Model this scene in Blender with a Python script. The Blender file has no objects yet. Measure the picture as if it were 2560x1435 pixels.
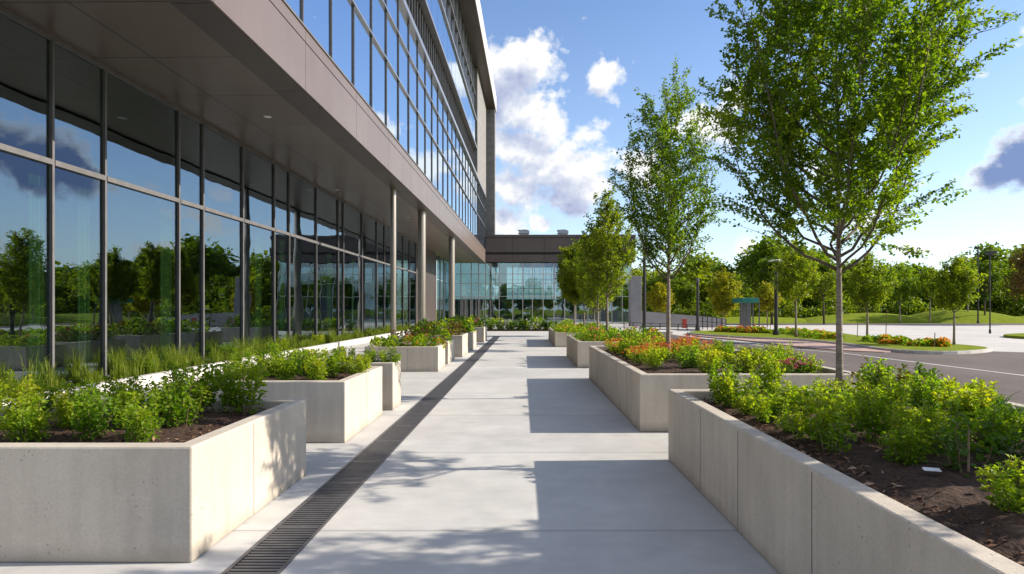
import bpy, math, random
import numpy as np
from mathutils import Vector

random.seed(7)
F = 1525.0            # focal length in pixels of the 2560 px wide photograph
EYE = 1.65
VX, VY = 1306.0, 771.0
C = bpy.context.scene.collection
sc = bpy.context.scene

def gp(px, py, z=0.0):
    """survey: where the sight line through a pixel meets the level z"""
    d = F * (EYE - z) / (py - VY)
    return ((px - VX) / F * d, d)

# ------------------------------------------------------------------ node helpers
def new_mat(name):
    m = bpy.data.materials.new(name); m.use_nodes = True
    nt = m.node_tree
    for n in list(nt.nodes):
        nt.nodes.remove(n)
    out = nt.nodes.new('ShaderNodeOutputMaterial')
    return m, nt, out

def nd(nt, typ, **kw):
    n = nt.nodes.new(typ)
    for k, v in kw.items():
        if k in n.inputs.keys():
            n.inputs[k].default_value = v
        else:
            setattr(n, k, v)
    return n

def mth(nt, op, a, b=None, c=None, clamp=False):
    n = nt.nodes.new('ShaderNodeMath'); n.operation = op; n.use_clamp = clamp
    for i, v in enumerate((a, b, c)):
        if v is None: continue
        if isinstance(v, (int, float)): n.inputs[i].default_value = v
        else: nt.links.new(v, n.inputs[i])
    return n.outputs[0]

def mixc(nt, fac, a, b, mode='MIX'):
    n = nt.nodes.new('ShaderNodeMix'); n.data_type = 'RGBA'; n.blend_type = mode
    if isinstance(fac, (int, float)): n.inputs[0].default_value = fac
    else: nt.links.new(fac, n.inputs[0])
    for i, v in ((6, a), (7, b)):
        if isinstance(v, tuple): n.inputs[i].default_value = v if len(v) == 4 else v + (1,)
        else: nt.links.new(v, n.inputs[i])
    return n.outputs[2]

def ramp(nt, fac, stops):
    n = nt.nodes.new('ShaderNodeValToRGB')
    el = n.color_ramp.elements
    while len(el) < len(stops): el.new(0.5)
    for e, (p, col) in zip(el, stops):
        e.position = p; e.color = col if len(col) == 4 else tuple(col) + (1,)
    nt.links.new(fac, n.inputs[0])
    return n.outputs[0]

def g(v): return (v, v, v, 1)

def noise(nt, vec, scale, detail=4, rough=.55, dist=0.0):
    n = nd(nt, 'ShaderNodeTexNoise', Scale=scale, Detail=detail, Roughness=rough, Distortion=dist)
    nt.links.new(vec, n.inputs['Vector'])
    return n.outputs[0]

def scaled(nt, vec, s):
    n = nt.nodes.new('ShaderNodeVectorMath'); n.operation = 'MULTIPLY'
    nt.links.new(vec, n.inputs[0]); n.inputs[1].default_value = s
    return n.outputs[0]

def coords(nt, kind='Object'):
    return nt.nodes.new('ShaderNodeTexCoord').outputs[kind]

def position(nt):
    return nt.nodes.new('ShaderNodeNewGeometry').outputs['Position']

def bump(nt, h, strength, dist=0.01):
    n = nd(nt, 'ShaderNodeBump', Strength=strength, Distance=dist)
    nt.links.new(h, n.inputs['Height'])
    return n.outputs[0]

def principled(nt, out, col, rough=.7, metal=0.0, normal=None, spec=.5):
    p = nd(nt, 'ShaderNodeBsdfPrincipled', Roughness=rough if isinstance(rough, (int, float)) else .5, Metallic=metal)
    p.inputs['Specular IOR Level'].default_value = spec
    if not isinstance(rough, (int, float)): nt.links.new(rough, p.inputs['Roughness'])
    if isinstance(col, tuple): p.inputs['Base Color'].default_value = col if len(col) == 4 else col + (1,)
    else: nt.links.new(col, p.inputs['Base Color'])
    if normal is not None: nt.links.new(normal, p.inputs['Normal'])
    nt.links.new(p.outputs[0], out.inputs[0])
    return p

def line_mask(nt, coord, spacing, offset, half):
    """1 on thin lines repeated every `spacing` metres along a coordinate"""
    a = mth(nt, 'SUBTRACT', coord, offset - spacing / 2)
    a = mth(nt, 'MODULO', mth(nt, 'ADD', a, spacing * 200), spacing)
    a = mth(nt, 'ABSOLUTE', mth(nt, 'SUBTRACT', a, spacing / 2))
    return mth(nt, 'LESS_THAN', a, half)

# ------------------------------------------------------------------ materials
M = {}
def mat_planter():
    m, nt, out = new_mat('cast_concrete')
    P = position(nt)
    a = noise(nt, P, 1.3, 5, .6)
    b = noise(nt, scaled(nt, P, (9, 9, .8)), 1.0, 4, .6)
    cfine = noise(nt, P, 70, 3, .6)
    base = ramp(nt, a, [(.3, (.515, .455, .378)), (.7, (.635, .565, .475))])
    streak = ramp(nt, b, [(.35, g(.62)), (.62, g(1))])
    col = mixc(nt, .28, base, streak, 'MULTIPLY')
    col = mixc(nt, .35, col, ramp(nt, cfine, [(.3, g(.7)), (.7, g(1.1))]), 'MULTIPLY')
    v = nd(nt, 'ShaderNodeTexVoronoi', Scale=27.0); nt.links.new(P, v.inputs['Vector'])
    thr = ramp(nt, noise(nt, P, 5, 3), [(.40, g(0)), (.72, g(.20))])
    pit = mth(nt, 'LESS_THAN', v.outputs['Distance'], thr)
    col = mixc(nt, mth(nt, 'MULTIPLY', pit, .6), col, (.13, .11, .09))
    sx = nt.nodes.new('ShaderNodeSeparateXYZ'); nt.links.new(P, sx.inputs[0])
    sp = mth(nt, 'ADD', sx.outputs['Z'], mth(nt, 'MULTIPLY', mth(nt, 'SUBTRACT', a, .5), .25))
    splash = mth(nt, 'SUBTRACT', 1.0, mth(nt, 'DIVIDE', sp, .13), clamp=True)
    col = mixc(nt, mth(nt, 'MULTIPLY', splash, .55), col, (.22, .19, .155))
    h = mth(nt, 'SUBTRACT', mth(nt, 'ADD', cfine, mth(nt, 'MULTIPLY', b, .5)), mth(nt, 'MULTIPLY', pit, 1.2))
    principled(nt, out, col, .82, normal=bump(nt, h, .35, .006), spec=.3)
    return m
M['planter'] = mat_planter()

def mat_pavement():
    m, nt, out = new_mat('brushed_concrete')
    P = position(nt)
    sx = nt.nodes.new('ShaderNodeSeparateXYZ'); nt.links.new(P, sx.inputs[0])
    a = noise(nt, P, .55, 5, .6)
    a2 = noise(nt, P, 3.2, 5, .65)
    br = noise(nt, scaled(nt, P, (2.2, 130, 1)), 1.0, 3, .6)
    fine = noise(nt, P, 220, 2, .5)
    col = ramp(nt, a, [(.3, (.57, .56, .535)), (.7, (.71, .70, .675))])
    col = mixc(nt, .45, col, ramp(nt, a2, [(.3, g(.70)), (.65, g(1))]), 'MULTIPLY')
    col = mixc(nt, .34, col, ramp(nt, br, [(.3, g(.7)), (.7, g(1))]), 'MULTIPLY')
    col = mixc(nt, .2, col, ramp(nt, fine, [(.3, g(.7)), (.7, g(1))]), 'MULTIPLY')
    wob = mth(nt, 'MULTIPLY', noise(nt, P, 30, 2), .004)
    jy = line_mask(nt, mth(nt, 'ADD', sx.outputs['Y'], wob), 2.45, 4.53, .006)
    jx = mth(nt, 'LESS_THAN', mth(nt, 'ABSOLUTE', mth(nt, 'SUBTRACT', mth(nt, 'ADD', sx.outputs['X'], wob), 1.28)), 0.0001)
    j = mth(nt, 'MAXIMUM', jy, jx)
    slab_i = mth(nt, 'FLOOR', mth(nt, 'DIVIDE', mth(nt, 'SUBTRACT', sx.outputs['Y'], 4.53), 2.45))
    wnz = nt.nodes.new('ShaderNodeTexWhiteNoise'); wnz.noise_dimensions = '1D'; nt.links.new(slab_i, wnz.inputs['W'])
    col = mixc(nt, 1.0, col, ramp(nt, wnz.outputs['Value'], [(0, (.93, .93, .935)), (1, (1.02, 1.02, 1.0))]), 'MULTIPLY')
    sw = noise(nt, scaled(nt, P, (.9, 5, 1)), 1.0, 5, .65, .6)
    col = mixc(nt, .24, col, ramp(nt, sw, [(.36, g(.80)), (.6, g(1))]), 'MULTIPLY')
    # stains along the joints
    sm = line_mask(nt, mth(nt, 'ADD', sx.outputs['Y'], mth(nt, 'MULTIPLY', a2, .06)), 2.45, 4.56, .035)
    col = mixc(nt, mth(nt, 'MULTIPLY', sm, .10), col, (.2, .19, .18))
    col = mixc(nt, mth(nt, 'MULTIPLY', j, .58), col, (.10, .095, .09))
    sp = nd(nt, 'ShaderNodeTexVoronoi', Scale=1.6); nt.links.new(P, sp.inputs['Vector'])
    spot = mth(nt, 'LESS_THAN', sp.outputs['Distance'], mth(nt, 'MULTIPLY', noise(nt, P, 9, 3), .085))
    col = mixc(nt, mth(nt, 'MULTIPLY', spot, .22), col, (.2, .19, .18))
    h = mth(nt, 'SUBTRACT', mth(nt, 'ADD', br, mth(nt, 'MULTIPLY', fine, .5)), mth(nt, 'MULTIPLY', j, 4))
    rgh = ramp(nt, a2, [(.3, g(.55)), (.7, g(.78))])
    principled(nt, out, col, rgh, normal=bump(nt, h, .25, .004), spec=.4)
    return m
M['pavement'] = mat_pavement()

def mat_simple(name, c0, c1, scale, rough=.8, b=.3, bd=.01, detail=5, metal=0.0, stretch=(1, 1, 1), spec=.5):
    m, nt, out = new_mat(name)
    P = scaled(nt, position(nt), stretch)
    a = noise(nt, P, scale, detail, .62)
    col = ramp(nt, a, [(.3, c0), (.7, c1)])
    principled(nt, out, col, rough, metal, normal=bump(nt, a, b, bd) if b else None, spec=spec)
    return m

def mat_asphalt():
    m, nt, out = new_mat('asphalt')
    P = position(nt)
    a = noise(nt, P, .25, 5, .6)
    f = noise(nt, P, 60, 3, .7)
    s = noise(nt, scaled(nt, P, (2.2, .12, 1)), 1.0, 4, .6)
    col = ramp(nt, a, [(.3, (.118, .094, .082)), (.7, (.165, .136, .120))])
    col = mixc(nt, .5, col, ramp(nt, f, [(.3, g(.6)), (.7, g(1.2))]), 'MULTIPLY')
    col = mixc(nt, .35, col, ramp(nt, s, [(.4, g(.72)), (.6, g(1.1))]), 'MULTIPLY')
    principled(nt, out, col, .85, normal=bump(nt, f, .5, .01), spec=.3)
    return m
M['asphalt'] = mat_asphalt()
M['lot'] = mat_simple('pale_concrete', (.47, .44, .40), (.59, .56, .515), .35, .8, .1)
M['kerb'] = mat_simple('kerb_concrete', (.46, .44, .41), (.60, .58, .55), 2.5, .8, .2)
M['brick_paving'] = mat_simple('pink_paving', (.38, .25, .21), (.50, .34, .29), 3.0, .8, .2)
M['grass'] = mat_simple('lawn', (.13, .18, .012), (.23, .27, .022), 2.2, .95, .7, .05, spec=.05)
M['mulch'] = mat_simple('bark_mulch', (.018, .008, .0045), (.082, .040, .022), 26, .95, 1.0, .03)
M['white_paint'] = mat_simple('road_paint', (.55, .54, .52), (.75, .74, .72), 3, .7, 0)
M['soil'] = mat_simple('bed_soil', (.03, .02, .014), (.08, .055, .04), 12, .95, .8, .03)
M['black_metal'] = mat_simple('black_metal', (.012, .012, .013), (.022, .022, .024), 5, .45, 0)
M['dark_metal'] = mat_simple('grey_metal', (.11, .107, .11), (.16, .156, .16), 8, .5, .05, metal=.4)
M['mullion'] = mat_simple('anodised_mullion', (.115, .112, .115), (.165, .158, .158), 3, .5, 0, metal=0.0, spec=.3)
M['silver'] = mat_simple('silver_mullion', (.40, .385, .38), (.52, .50, .49), 3, .3, 0, metal=.8)
M['interior'] = mat_simple('interior_wall', (.045, .05, .045), (.08, .085, .075), 1.5, .9, 0)
M['curtain'] = mat_simple('green_curtain', (.20, .33, .16), (.34, .48, .27), 3.0, .9, .3, .02, stretch=(6, 6, .05))
M['stone'] = mat_simple('grey_stone', (.16, .155, .15), (.26, .25, .24), 1.4, .7, .2, stretch=(1, 1, 2.5))
M['pylon'] = mat_simple('pale_render', (.25, .245, .255), (.33, .325, .335), 1.0, .8, .15)
M['roof_panel'] = mat_simple('pale_roof_panel', (.46, .45, .43), (.56, .55, .53), .6, .5, 0)
M['bark'] = mat_simple('bark', (.15, .12, .097), (.36, .30, .245), 9, .9, .6, .01, stretch=(1, 1, 5))
M['limb'] = mat_simple('young_bark', (.075, .052, .038), (.17, .125, .095), 14, .9, .4, .006)
M['stem'] = mat_simple('plant_stem', (.10, .085, .035), (.20, .15, .07), 30, .8, 0)
M['stake'] = mat_simple('wooden_stake', (.20, .13, .08), (.34, .23, .14), 20, .85, .3)
M['white_plastic'] = mat_simple('white_plastic', (.62, .63, .66), (.78, .79, .82), 30, .4, 0)
M['teal'] = mat_simple('teal_sheet', (.01, .14, .13), (.02, .22, .19), 2, .5, 0)
M['red'] = mat_simple('red_paint', (.36, .04, .035), (.48, .07, .05), 6, .5, 0)
M['galv'] = mat_simple('galvanised_vent', (.30, .32, .36), (.48, .50, .54), 2, .4, 0, metal=.5)

def mat_panel(name, c0, c1, rough, metal, seam=None):
    m, nt, out = new_mat(name)
    Pw = coords(nt, 'Object')
    a = noise(nt, Pw, .4, 4, .6)
    s = noise(nt, scaled(nt, Pw, (4, 4, .35)), 1.0, 4, .6)
    col = ramp(nt, a, [(.3, c0), (.7, c1)])
    col = mixc(nt, .2, col, ramp(nt, s, [(.4, g(.75)), (.65, g(1))]), 'MULTIPLY')
    if seam:
        sx = nt.nodes.new('ShaderNodeSeparateXYZ'); nt.links.new(Pw, sx.inputs[0])
        l1 = line_mask(nt, sx.outputs['Y'], 2.2, seam[1], .012)
        l2 = mth(nt, 'LESS_THAN', mth(nt, 'ABSOLUTE', mth(nt, 'SUBTRACT', sx.outputs['X'], seam[0])), .012)
        col = mixc(nt, mth(nt, 'MAXIMUM', l1, l2), col, (.006, .006, .006))
    principled(nt, out, col, rough, metal)
    return m
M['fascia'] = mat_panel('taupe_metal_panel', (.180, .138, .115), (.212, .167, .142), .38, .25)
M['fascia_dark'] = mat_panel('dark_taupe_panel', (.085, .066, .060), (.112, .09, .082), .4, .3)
M['soffit'] = mat_panel('soffit_panel', (.185, .142, .115), (.225, .176, .145), .33, .45, seam=(1.25, .05))
M['backing'] = mat_simple('joint_shadow_gap', (.01, .01, .01), (.014, .014, .014), 3, .9, 0)

def mat_column():
    m, nt, out = new_mat('champagne_metal')
    P = coords(nt)
    a = noise(nt, scaled(nt, P, (30, 30, .6)), 1, 3)
    col = ramp(nt, a, [(.3, (.34, .295, .25)), (.7, (.46, .41, .355))])
    principled(nt, out, col, .34, .85)
    return m
M['column'] = mat_column()

def mat_glass(name, tint, gloss, lo, hi, wav=.035, scale=.55):
    m, nt, out = new_mat(name)
    P = coords(nt)
    rnd = nt.nodes.new('ShaderNodeObjectInfo').outputs['Random']
    add = nt.nodes.new('ShaderNodeVectorMath'); add.operation = 'ADD'
    nt.links.new(P, add.inputs[0])
    cb = nt.nodes.new('ShaderNodeCombineXYZ')
    nt.links.new(mth(nt, 'MULTIPLY', rnd, 53.0), cb.inputs[0]); nt.links.new(mth(nt, 'MULTIPLY', rnd, 17.0), cb.inputs[2])
    nt.links.new(cb.outputs[0], add.inputs[1])
    n = noise(nt, add.outputs[0], scale, 2, .45)
    nrm = bump(nt, n, wav, .25)
    lw = nd(nt, 'ShaderNodeLayerWeight', Blend=.5)
    fac = ramp(nt, lw.outputs['Facing'], [(0.0, g(lo)), (.75, g((lo + hi) * .55)), (1.0, g(hi))])
    tr = nd(nt, 'ShaderNodeBsdfTransparent'); tr.inputs[0].default_value = tint + (1,)
    gl = nd(nt, 'ShaderNodeBsdfGlossy', Roughness=0.0); gl.inputs[0].default_value = gloss + (1,)
    nt.links.new(nrm, gl.inputs['Normal'])
    mx = nt.nodes.new('ShaderNodeMixShader')
    nt.links.new(fac, mx.inputs[0]); nt.links.new(tr.outputs[0], mx.inputs[1]); nt.links.new(gl.outputs[0], mx.inputs[2])
    nt.links.new(mx.outputs[0], out.inputs[0])
    return m
M['glass_low'] = mat_glass('storefront_glass', (.52, .62, .55), (.62, .71, .84), .16, .60)
M['glass_high'] = mat_glass('curtain_wall_glass', (.25, .32, .34), (.80, .90, 1.0), .62, .95, .03)
M['glass_dark'] = mat_glass('dark_window_glass', (.12, .17, .15), (.55, .68, .66), .30, .75, .08, .8)
M['glass_wing'] = mat_glass('entrance_glass', (.48, .62, .64), (.78, .90, .95), .24, .55, .03)

def mat_leaf(name, cols, trans=.45, tcol=None, rough=.5, vary=.42):
    """leaf colour by a per-leaf random tint (a property of the leaf itself)"""
    m, nt, out = new_mat(name)
    at = nt.nodes.new('ShaderNodeAttribute'); at.attribute_name = 'tint'; at.attribute_type = 'GEOMETRY'
    stops = [(i / (len(cols) - 1), c) for i, c in enumerate(cols)]
    rnd = nt.nodes.new('ShaderNodeObjectInfo').outputs['Random']
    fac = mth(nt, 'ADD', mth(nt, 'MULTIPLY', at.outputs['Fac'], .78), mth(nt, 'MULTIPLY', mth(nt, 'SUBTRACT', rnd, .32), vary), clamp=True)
    col = ramp(nt, fac, stops)
    p = nd(nt, 'ShaderNodeBsdfPrincipled', Roughness=rough)
    p.inputs['Specular IOR Level'].default_value = .2
    nt.links.new(col, p.inputs['Base Color'])
    tl = nt.nodes.new('ShaderNodeBsdfTranslucent')
    tc = mixc(nt, 1.0, col, tcol or (2.5, 2.6, .65, 1), 'MULTIPLY')
    nt.links.new(tc, tl.inputs[0])
    mx = nd(nt, 'ShaderNodeMixShader'); mx.inputs[0].default_value = trans
    nt.links.new(p.outputs[0], mx.inputs[1]); nt.links.new(tl.outputs[0], mx.inputs[2])
    nt.links.new(mx.outputs[0], out.inputs[0])
    return m
M['leaf_tree'] = mat_leaf('tree_leaves', [(.040, .085, .008), (.092, .158, .011), (.165, .228, .015), (.25, .275, .022)], vary=.12)
M['leaf_tree_yellow'] = mat_leaf('yellowing_tree_leaves', [(.070, .125, .012), (.13, .18, .014), (.20, .225, .017), (.26, .235, .02)], vary=.12)
M['leaf_far'] = mat_leaf('wood_leaves', [(.028, .058, .008), (.075, .122, .012), (.135, .18, .017), (.20, .21, .022)], .4)
M['leaf_gold'] = mat_leaf('golden_leaves', [(.10, .14, .012), (.18, .19, .014), (.28, .24, .018)], .4)
M['leaf_shrub'] = mat_leaf('shrub_leaves', [(.050, .120, .011), (.125, .215, .016), (.225, .285, .020), (.36, .335, .032)])
M['leaf_deep'] = mat_leaf('deep_green_leaves', [(.03, .075, .012), (.06, .12, .016), (.09, .16, .018)], .35)
M['leaf_red'] = mat_leaf('bronze_leaves', [(.07, .05, .02), (.12, .07, .022), (.10, .12, .02)], .3)
M['grass_blade'] = mat_leaf('grass_blades', [(.08, .13, .018), (.14, .19, .022), (.22, .24, .04)], .4)
M['bloom_warm'] = mat_leaf('orange_petals', [(.55, .06, .03), (.70, .16, .03), (.75, .32, .06), (.60, .10, .10)], .3, (1.2, 1.2, 1.2, 1))
M['bloom_orange'] = mat_leaf('amber_petals', [(.60, .16, .02), (.78, .32, .03), (.80, .45, .06), (.62, .10, .04)], .3, (1.2, 1.2, 1.2, 1))
M['bloom_pink'] = mat_leaf('pink_petals', [(.45, .03, .07), (.62, .06, .16), (.60, .18, .36)], .3, (1.2, 1.2, 1.2, 1))
M['bloom_white'] = mat_leaf('white_petals', [(.6, .6, .58), (.75, .75, .72)], .3, (1, 1, 1, 1))
M['chips'] = mat_leaf('bark_chips', [(.025, .012, .007), (.075, .036, .02), (.17, .09, .055), (.36, .25, .17)], .0, rough=.9)

# ------------------------------------------------------------------ mesh helpers
def tag(o, label=None, cat=None, group=None, kind=None):
    if label: o['label'] = label
    if cat: o['category'] = cat
    if group: o['group'] = group
    if kind: o['kind'] = kind
    return o

def empty(name, loc, label, cat, group=None, rz=0.0):
    o = bpy.data.objects.new(name, None); C.objects.link(o)
    o.location = loc; o.rotation_euler = (0, 0, rz); o.empty_display_size = .2
    return tag(o, label, cat, group)

class MB:
    def __init__(self): self.v = []; self.f = []
    def box(self, x0, x1, y0, y1, z0, z1):
        n = len(self.v)
        self.v += [(x, y, z) for z in (z0, z1) for y in (y0, y1) for x in (x0, x1)]
        for q in ((0, 2, 3, 1), (4, 5, 7, 6), (0, 1, 5, 4), (2, 6, 7, 3), (0, 4, 6, 2), (1, 3, 7, 5)):
            self.f.append(tuple(n + i for i in q))
        return self
    def prism(self, poly, z0, z1):
        n = len(self.v); k = len(poly)
        a = sum(poly[i][0] * poly[(i + 1) % k][1] - poly[(i + 1) % k][0] * poly[i][1] for i in range(k))
        if a < 0: poly = poly[::-1]
        self.v += [(x, y, z0) for x, y in poly] + [(x, y, z1) for x, y in poly]
        self.f.append(tuple(n + i for i in reversed(range(k))))
        self.f.append(tuple(n + k + i for i in range(k)))
        for i in range(k):
            j = (i + 1) % k
            self.f.append((n + i, n + j, n + k + j, n + k + i))
        return self
    def sheet(self, poly, z):
        n = len(self.v); k = len(poly)
        a = sum(poly[i][0] * poly[(i + 1) % k][1] - poly[(i + 1) % k][0] * poly[i][1] for i in range(k))
        if a < 0: poly = poly[::-1]
        self.v += [(x, y, z) for x, y in poly]; self.f.append(tuple(range(n, n + k)))
        return self
    def tube(self, pts, rad, n=8, cap=True):
        s = len(self.v); pts = [Vector(p) for p in pts]; m = len(pts)
        for i, p in enumerate(pts):
            t = (pts[min(i + 1, m - 1)] - pts[max(i - 1, 0)]).normalized()
            u = t.orthogonal().normalized() if abs(t.z) < .2 else (Vector((1, 0, 0)) - t * t.x).normalized()
            w = t.cross(u)
            r = rad[i] if hasattr(rad, '__len__') else rad
            for k in range(n):
                a = 2 * math.pi * k / n
                self.v.append(tuple(p + u * (r * math.cos(a)) + w * (r * math.sin(a))))
        for i in range(m - 1):
            for k in range(n):
                a = s + i * n + k; b = s + i * n + (k + 1) % n
                self.f.append((a, b, b + n, a + n))
        if cap:
            self.f.append(tuple(s + k for k in reversed(range(n))))
            self.f.append(tuple(s + (m - 1) * n + k for k in range(n)))
        return self
    def lathe(self, prof, cx, cy, n=16):
        return self.tube([(cx, cy, z) for r, z in prof], [r for r, z in prof], n)
    def build(self, name, mat, parent=None, org=(0, 0, 0), smooth=False, bevel=0.0):
        me = bpy.data.meshes.new(name)
        me.from_pydata([(x - org[0], y - org[1], z - org[2]) for x, y, z in self.v], [], self.f)
        me.materials.append(mat)
        if smooth:
            me.polygons.foreach_set('use_smooth', [True] * len(me.polygons))
        o = bpy.data.objects.new(name, me); C.objects.link(o)
        if parent is not None: o.parent = parent
        else: o.location = org
        if bevel:
            b = o.modifiers.new('bevel', 'BEVEL'); b.width = bevel; b.segments = 2; b.limit_method = 'ANGLE'
        return o

def np_mesh(name, V, T, mat, parent=None, tint=None, loc=None):
    me = bpy.data.meshes.new(name)
    nv, nt_ = len(V), len(T)
    me.vertices.add(nv); me.vertices.foreach_set('co', V.astype(np.float32).ravel())
    me.loops.add(nt_ * 3); me.loops.foreach_set('vertex_index', T.astype(np.int32).ravel())
    me.polygons.add(nt_)
    me.polygons.foreach_set('loop_start', np.arange(0, nt_ * 3, 3, dtype=np.int32))
    me.polygons.foreach_set('loop_total', np.full(nt_, 3, dtype=np.int32))
    if tint is not None:
        a = me.attributes.new('tint', 'FLOAT', 'FACE'); a.data.foreach_set('value', tint.astype(np.float32))
    me.materials.append(mat); me.update(); me.validate()
    o = bpy.data.objects.new(name, me); C.objects.link(o)
    if parent is not None: o.parent = parent
    if loc is not None: o.location = loc
    return o

def copy_tree(o, parent=None):
    c = o.copy(); C.objects.link(c)
    if parent is not None: c.parent = parent
    for ch in o.children: copy_tree(ch, c)
    return c

RNG = np.random.default_rng(11)
def unit(a): return a / np.maximum(np.linalg.norm(a, axis=1, keepdims=True), 1e-9)

def leaves(P, D, L, W, fold=.35, up=.6, rng=RNG):
    """folded two-triangle leaves: base at P, pointing along D"""
    n = len(P); D = unit(D)
    N = rng.normal(size=(n, 3)); N[:, 2] = np.abs(N[:, 2]) + up
    S = unit(np.cross(D, N)); N = unit(np.cross(S, D))
    L = np.broadcast_to(L, (n,))[:, None]; W = np.broadcast_to(W, (n,))[:, None]
    mid = P + D * L * .45
    V = np.stack([P, mid + S * W + N * W * fold, P + D * L - N * L * .08, mid - S * W + N * W * fold], 1).reshape(-1, 3)
    b = np.arange(n)[:, None] * 4
    T = np.concatenate([b + [0, 1, 2], b + [0, 2, 3]], 1).reshape(-1, 3)
    return V, T

def merge(parts):
    Vs, Ts, tn, off = [], [], [], 0
    for V, T, t in parts:
        Vs.append(V); Ts.append(T + off); tn.append(t); off += len(V)
    return np.concatenate(Vs), np.concatenate(Ts), np.concatenate(tn)

def env_at(env, z):
    return np.interp(z, [e[0] for e in env], [e[1] for e in env])

def bez(a, b, c, n):
    t = np.linspace(0, 1, n)[:, None]
    return (1 - t) ** 2 * a + 2 * t * (1 - t) * b + t ** 2 * c

def street_tree(seed, H, fork, env, trunk_r, nlimb, ntw, nleaf, leaf, loc, label, mat, group, rz=0.0):
    """a young street tree: tapered trunk, ascending limbs, twigs, leaves along the twigs"""
    rng = np.random.default_rng(seed)
    root = empty('street_tree', loc, label, 'tree', group, rz)
    zs = np.linspace(0, H * .94, 16)
    wob = np.cumsum(rng.normal(0, .012, (16, 2)), 0) * (zs / H)[:, None]
    lead = np.column_stack([wob, zs])
    k = int(np.searchsorted(zs, fork * 1.25))
    rad = trunk_r * (1 - .35 * zs / fork).clip(.55, 1) * np.where(zs > fork, (1 - (zs - fork) / (H - fork)).clip(.06, 1) ** .9, 1)
    rad[0] *= 1.25
    tr = MB(); tr.tube(lead, rad, 10); br = MB()
    tw_o, tw_d = [], []
    for i in range(nlimb):
        t = (i + .5) / nlimb
        z0 = fork + (H * .86 - fork) * t ** 1.4
        p0 = np.array([np.interp(z0, zs, lead[:, 0]), np.interp(z0, zs, lead[:, 1]), z0])
        az = i * 2.39996 + rng.normal(0, .25)
        rise = (1.55 * (1 - t) + .45) * rng.uniform(.8, 1.2) * H / 6
        z1 = min(z0 + rise, H * .99)
        r1 = max(.12, env_at(env, z1)) * rng.uniform(.72, 1.08)
        d = np.array([math.cos(az), math.sin(az), 0])
        p2 = p0 * [1, 1, 0] + d * r1 + [0, 0, z1]
        p1 = p0 + d * r1 * .68 + [0, 0, rise * (.16 + .12 * t)]
        pts = bez(p0, p1, p2, 10)
        pts[1:] += rng.normal(0, .018, (9, 3))
        r0 = trunk_r * (.46 - .27 * t) * rng.uniform(.75, 1.05)
        br.tube(pts, list(np.linspace(r0, .0035, 10)), 6)
        nt2 = max(4, int(ntw * (1 - .35 * t)))
        for s in np.linspace(.22, 1.0, nt2):
            j = min(int(s * 9), 8); f = s * 9 - j
            q = pts[j] * (1 - f) + pts[min(j + 1, 9)] * f
            tg = pts[min(j + 1, 9)] - pts[j]; tg = tg / np.linalg.norm(tg)
            sd = rng.normal(size=3); sd -= tg * sd.dot(tg); sd /= np.linalg.norm(sd)
            dr = tg * rng.uniform(.3, 1) + sd * rng.uniform(.5, 1.1) + [0, 0, rng.uniform(0, .5)]
            dr /= np.linalg.norm(dr)
            tw_o.append(q); tw_d.append(dr * rng.uniform(.22, .62) * H / 6 * (1.15 - .35 * t))
    for s in np.linspace(fork * 1.5, H * .95, int(ntw * 2.2)):
        q = np.array([np.interp(s, zs, lead[:, 0]), np.interp(s, zs, lead[:, 1]), s])
        a = rng.uniform(0, 6.28)
        tw_o.append(q); tw_d.append(np.array([math.cos(a) * .6, math.sin(a) * .6, .6]) * rng.uniform(.2, .6))
    tw_o = np.array(tw_o); tw_d = np.array(tw_d)
    # twigs as thin three-sided prisms
    n = len(tw_o)
    bend = tw_o + tw_d * .55 + rng.normal(0, .02, (n, 3))
    for a, b, c in zip(tw_o, bend, tw_o + tw_d):
        br.tube([a, b, c], [.0045, .003, .0015], 3, cap=False)
    # leaves along twigs; density differs from bough to bough, so the crown has gaps and thick clumps
    wgt = np.linalg.norm(tw_d, axis=1) * np.where(rng.random(n) < .18, .25, rng.uniform(.6, 1.6, n))
    idx = rng.choice(n, nleaf, p=wgt / wgt.sum())
    s = rng.uniform(.08, 1.05, nleaf)[:, None]
    P = tw_o[idx] * (1 - s) + (tw_o[idx] + tw_d[idx]) * s + rng.normal(0, leaf * .55, (nleaf, 3))
    D = unit(tw_d[idx]) * .6 + rng.normal(0, .75, (nleaf, 3)) + [0, 0, -.15]
    L = leaf * rng.uniform(.65, 1.3, nleaf)
    V, T = leaves(P, D, L, L * .33, rng=rng)
    tw_t = rng.uniform(0, 1, n)
    tint = np.clip(.55 * tw_t[idx] + .45 * rng.random(nleaf), 0, 1)
    tr.build('trunk', M['bark'], root, smooth=True)
    br.build('branch', M['limb'], root, smooth=True)
    np_mesh('crown', V, T, mat, root, np.repeat(tint, 2))
    return root

# ================================================================== SETTING
def struct(mb, name, mat, **kw):
    o = mb.build(name, mat, **kw); o['kind'] = 'structure'; return o

ZR = -.12                                  # road level
KX = 7.2                                   # road kerb
mb = MB(); mb.sheet([(-500, -400), (700, -400), (700, 900), (-500, 900)], -.20)
struct(mb, 'ground', M['grass'])
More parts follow.
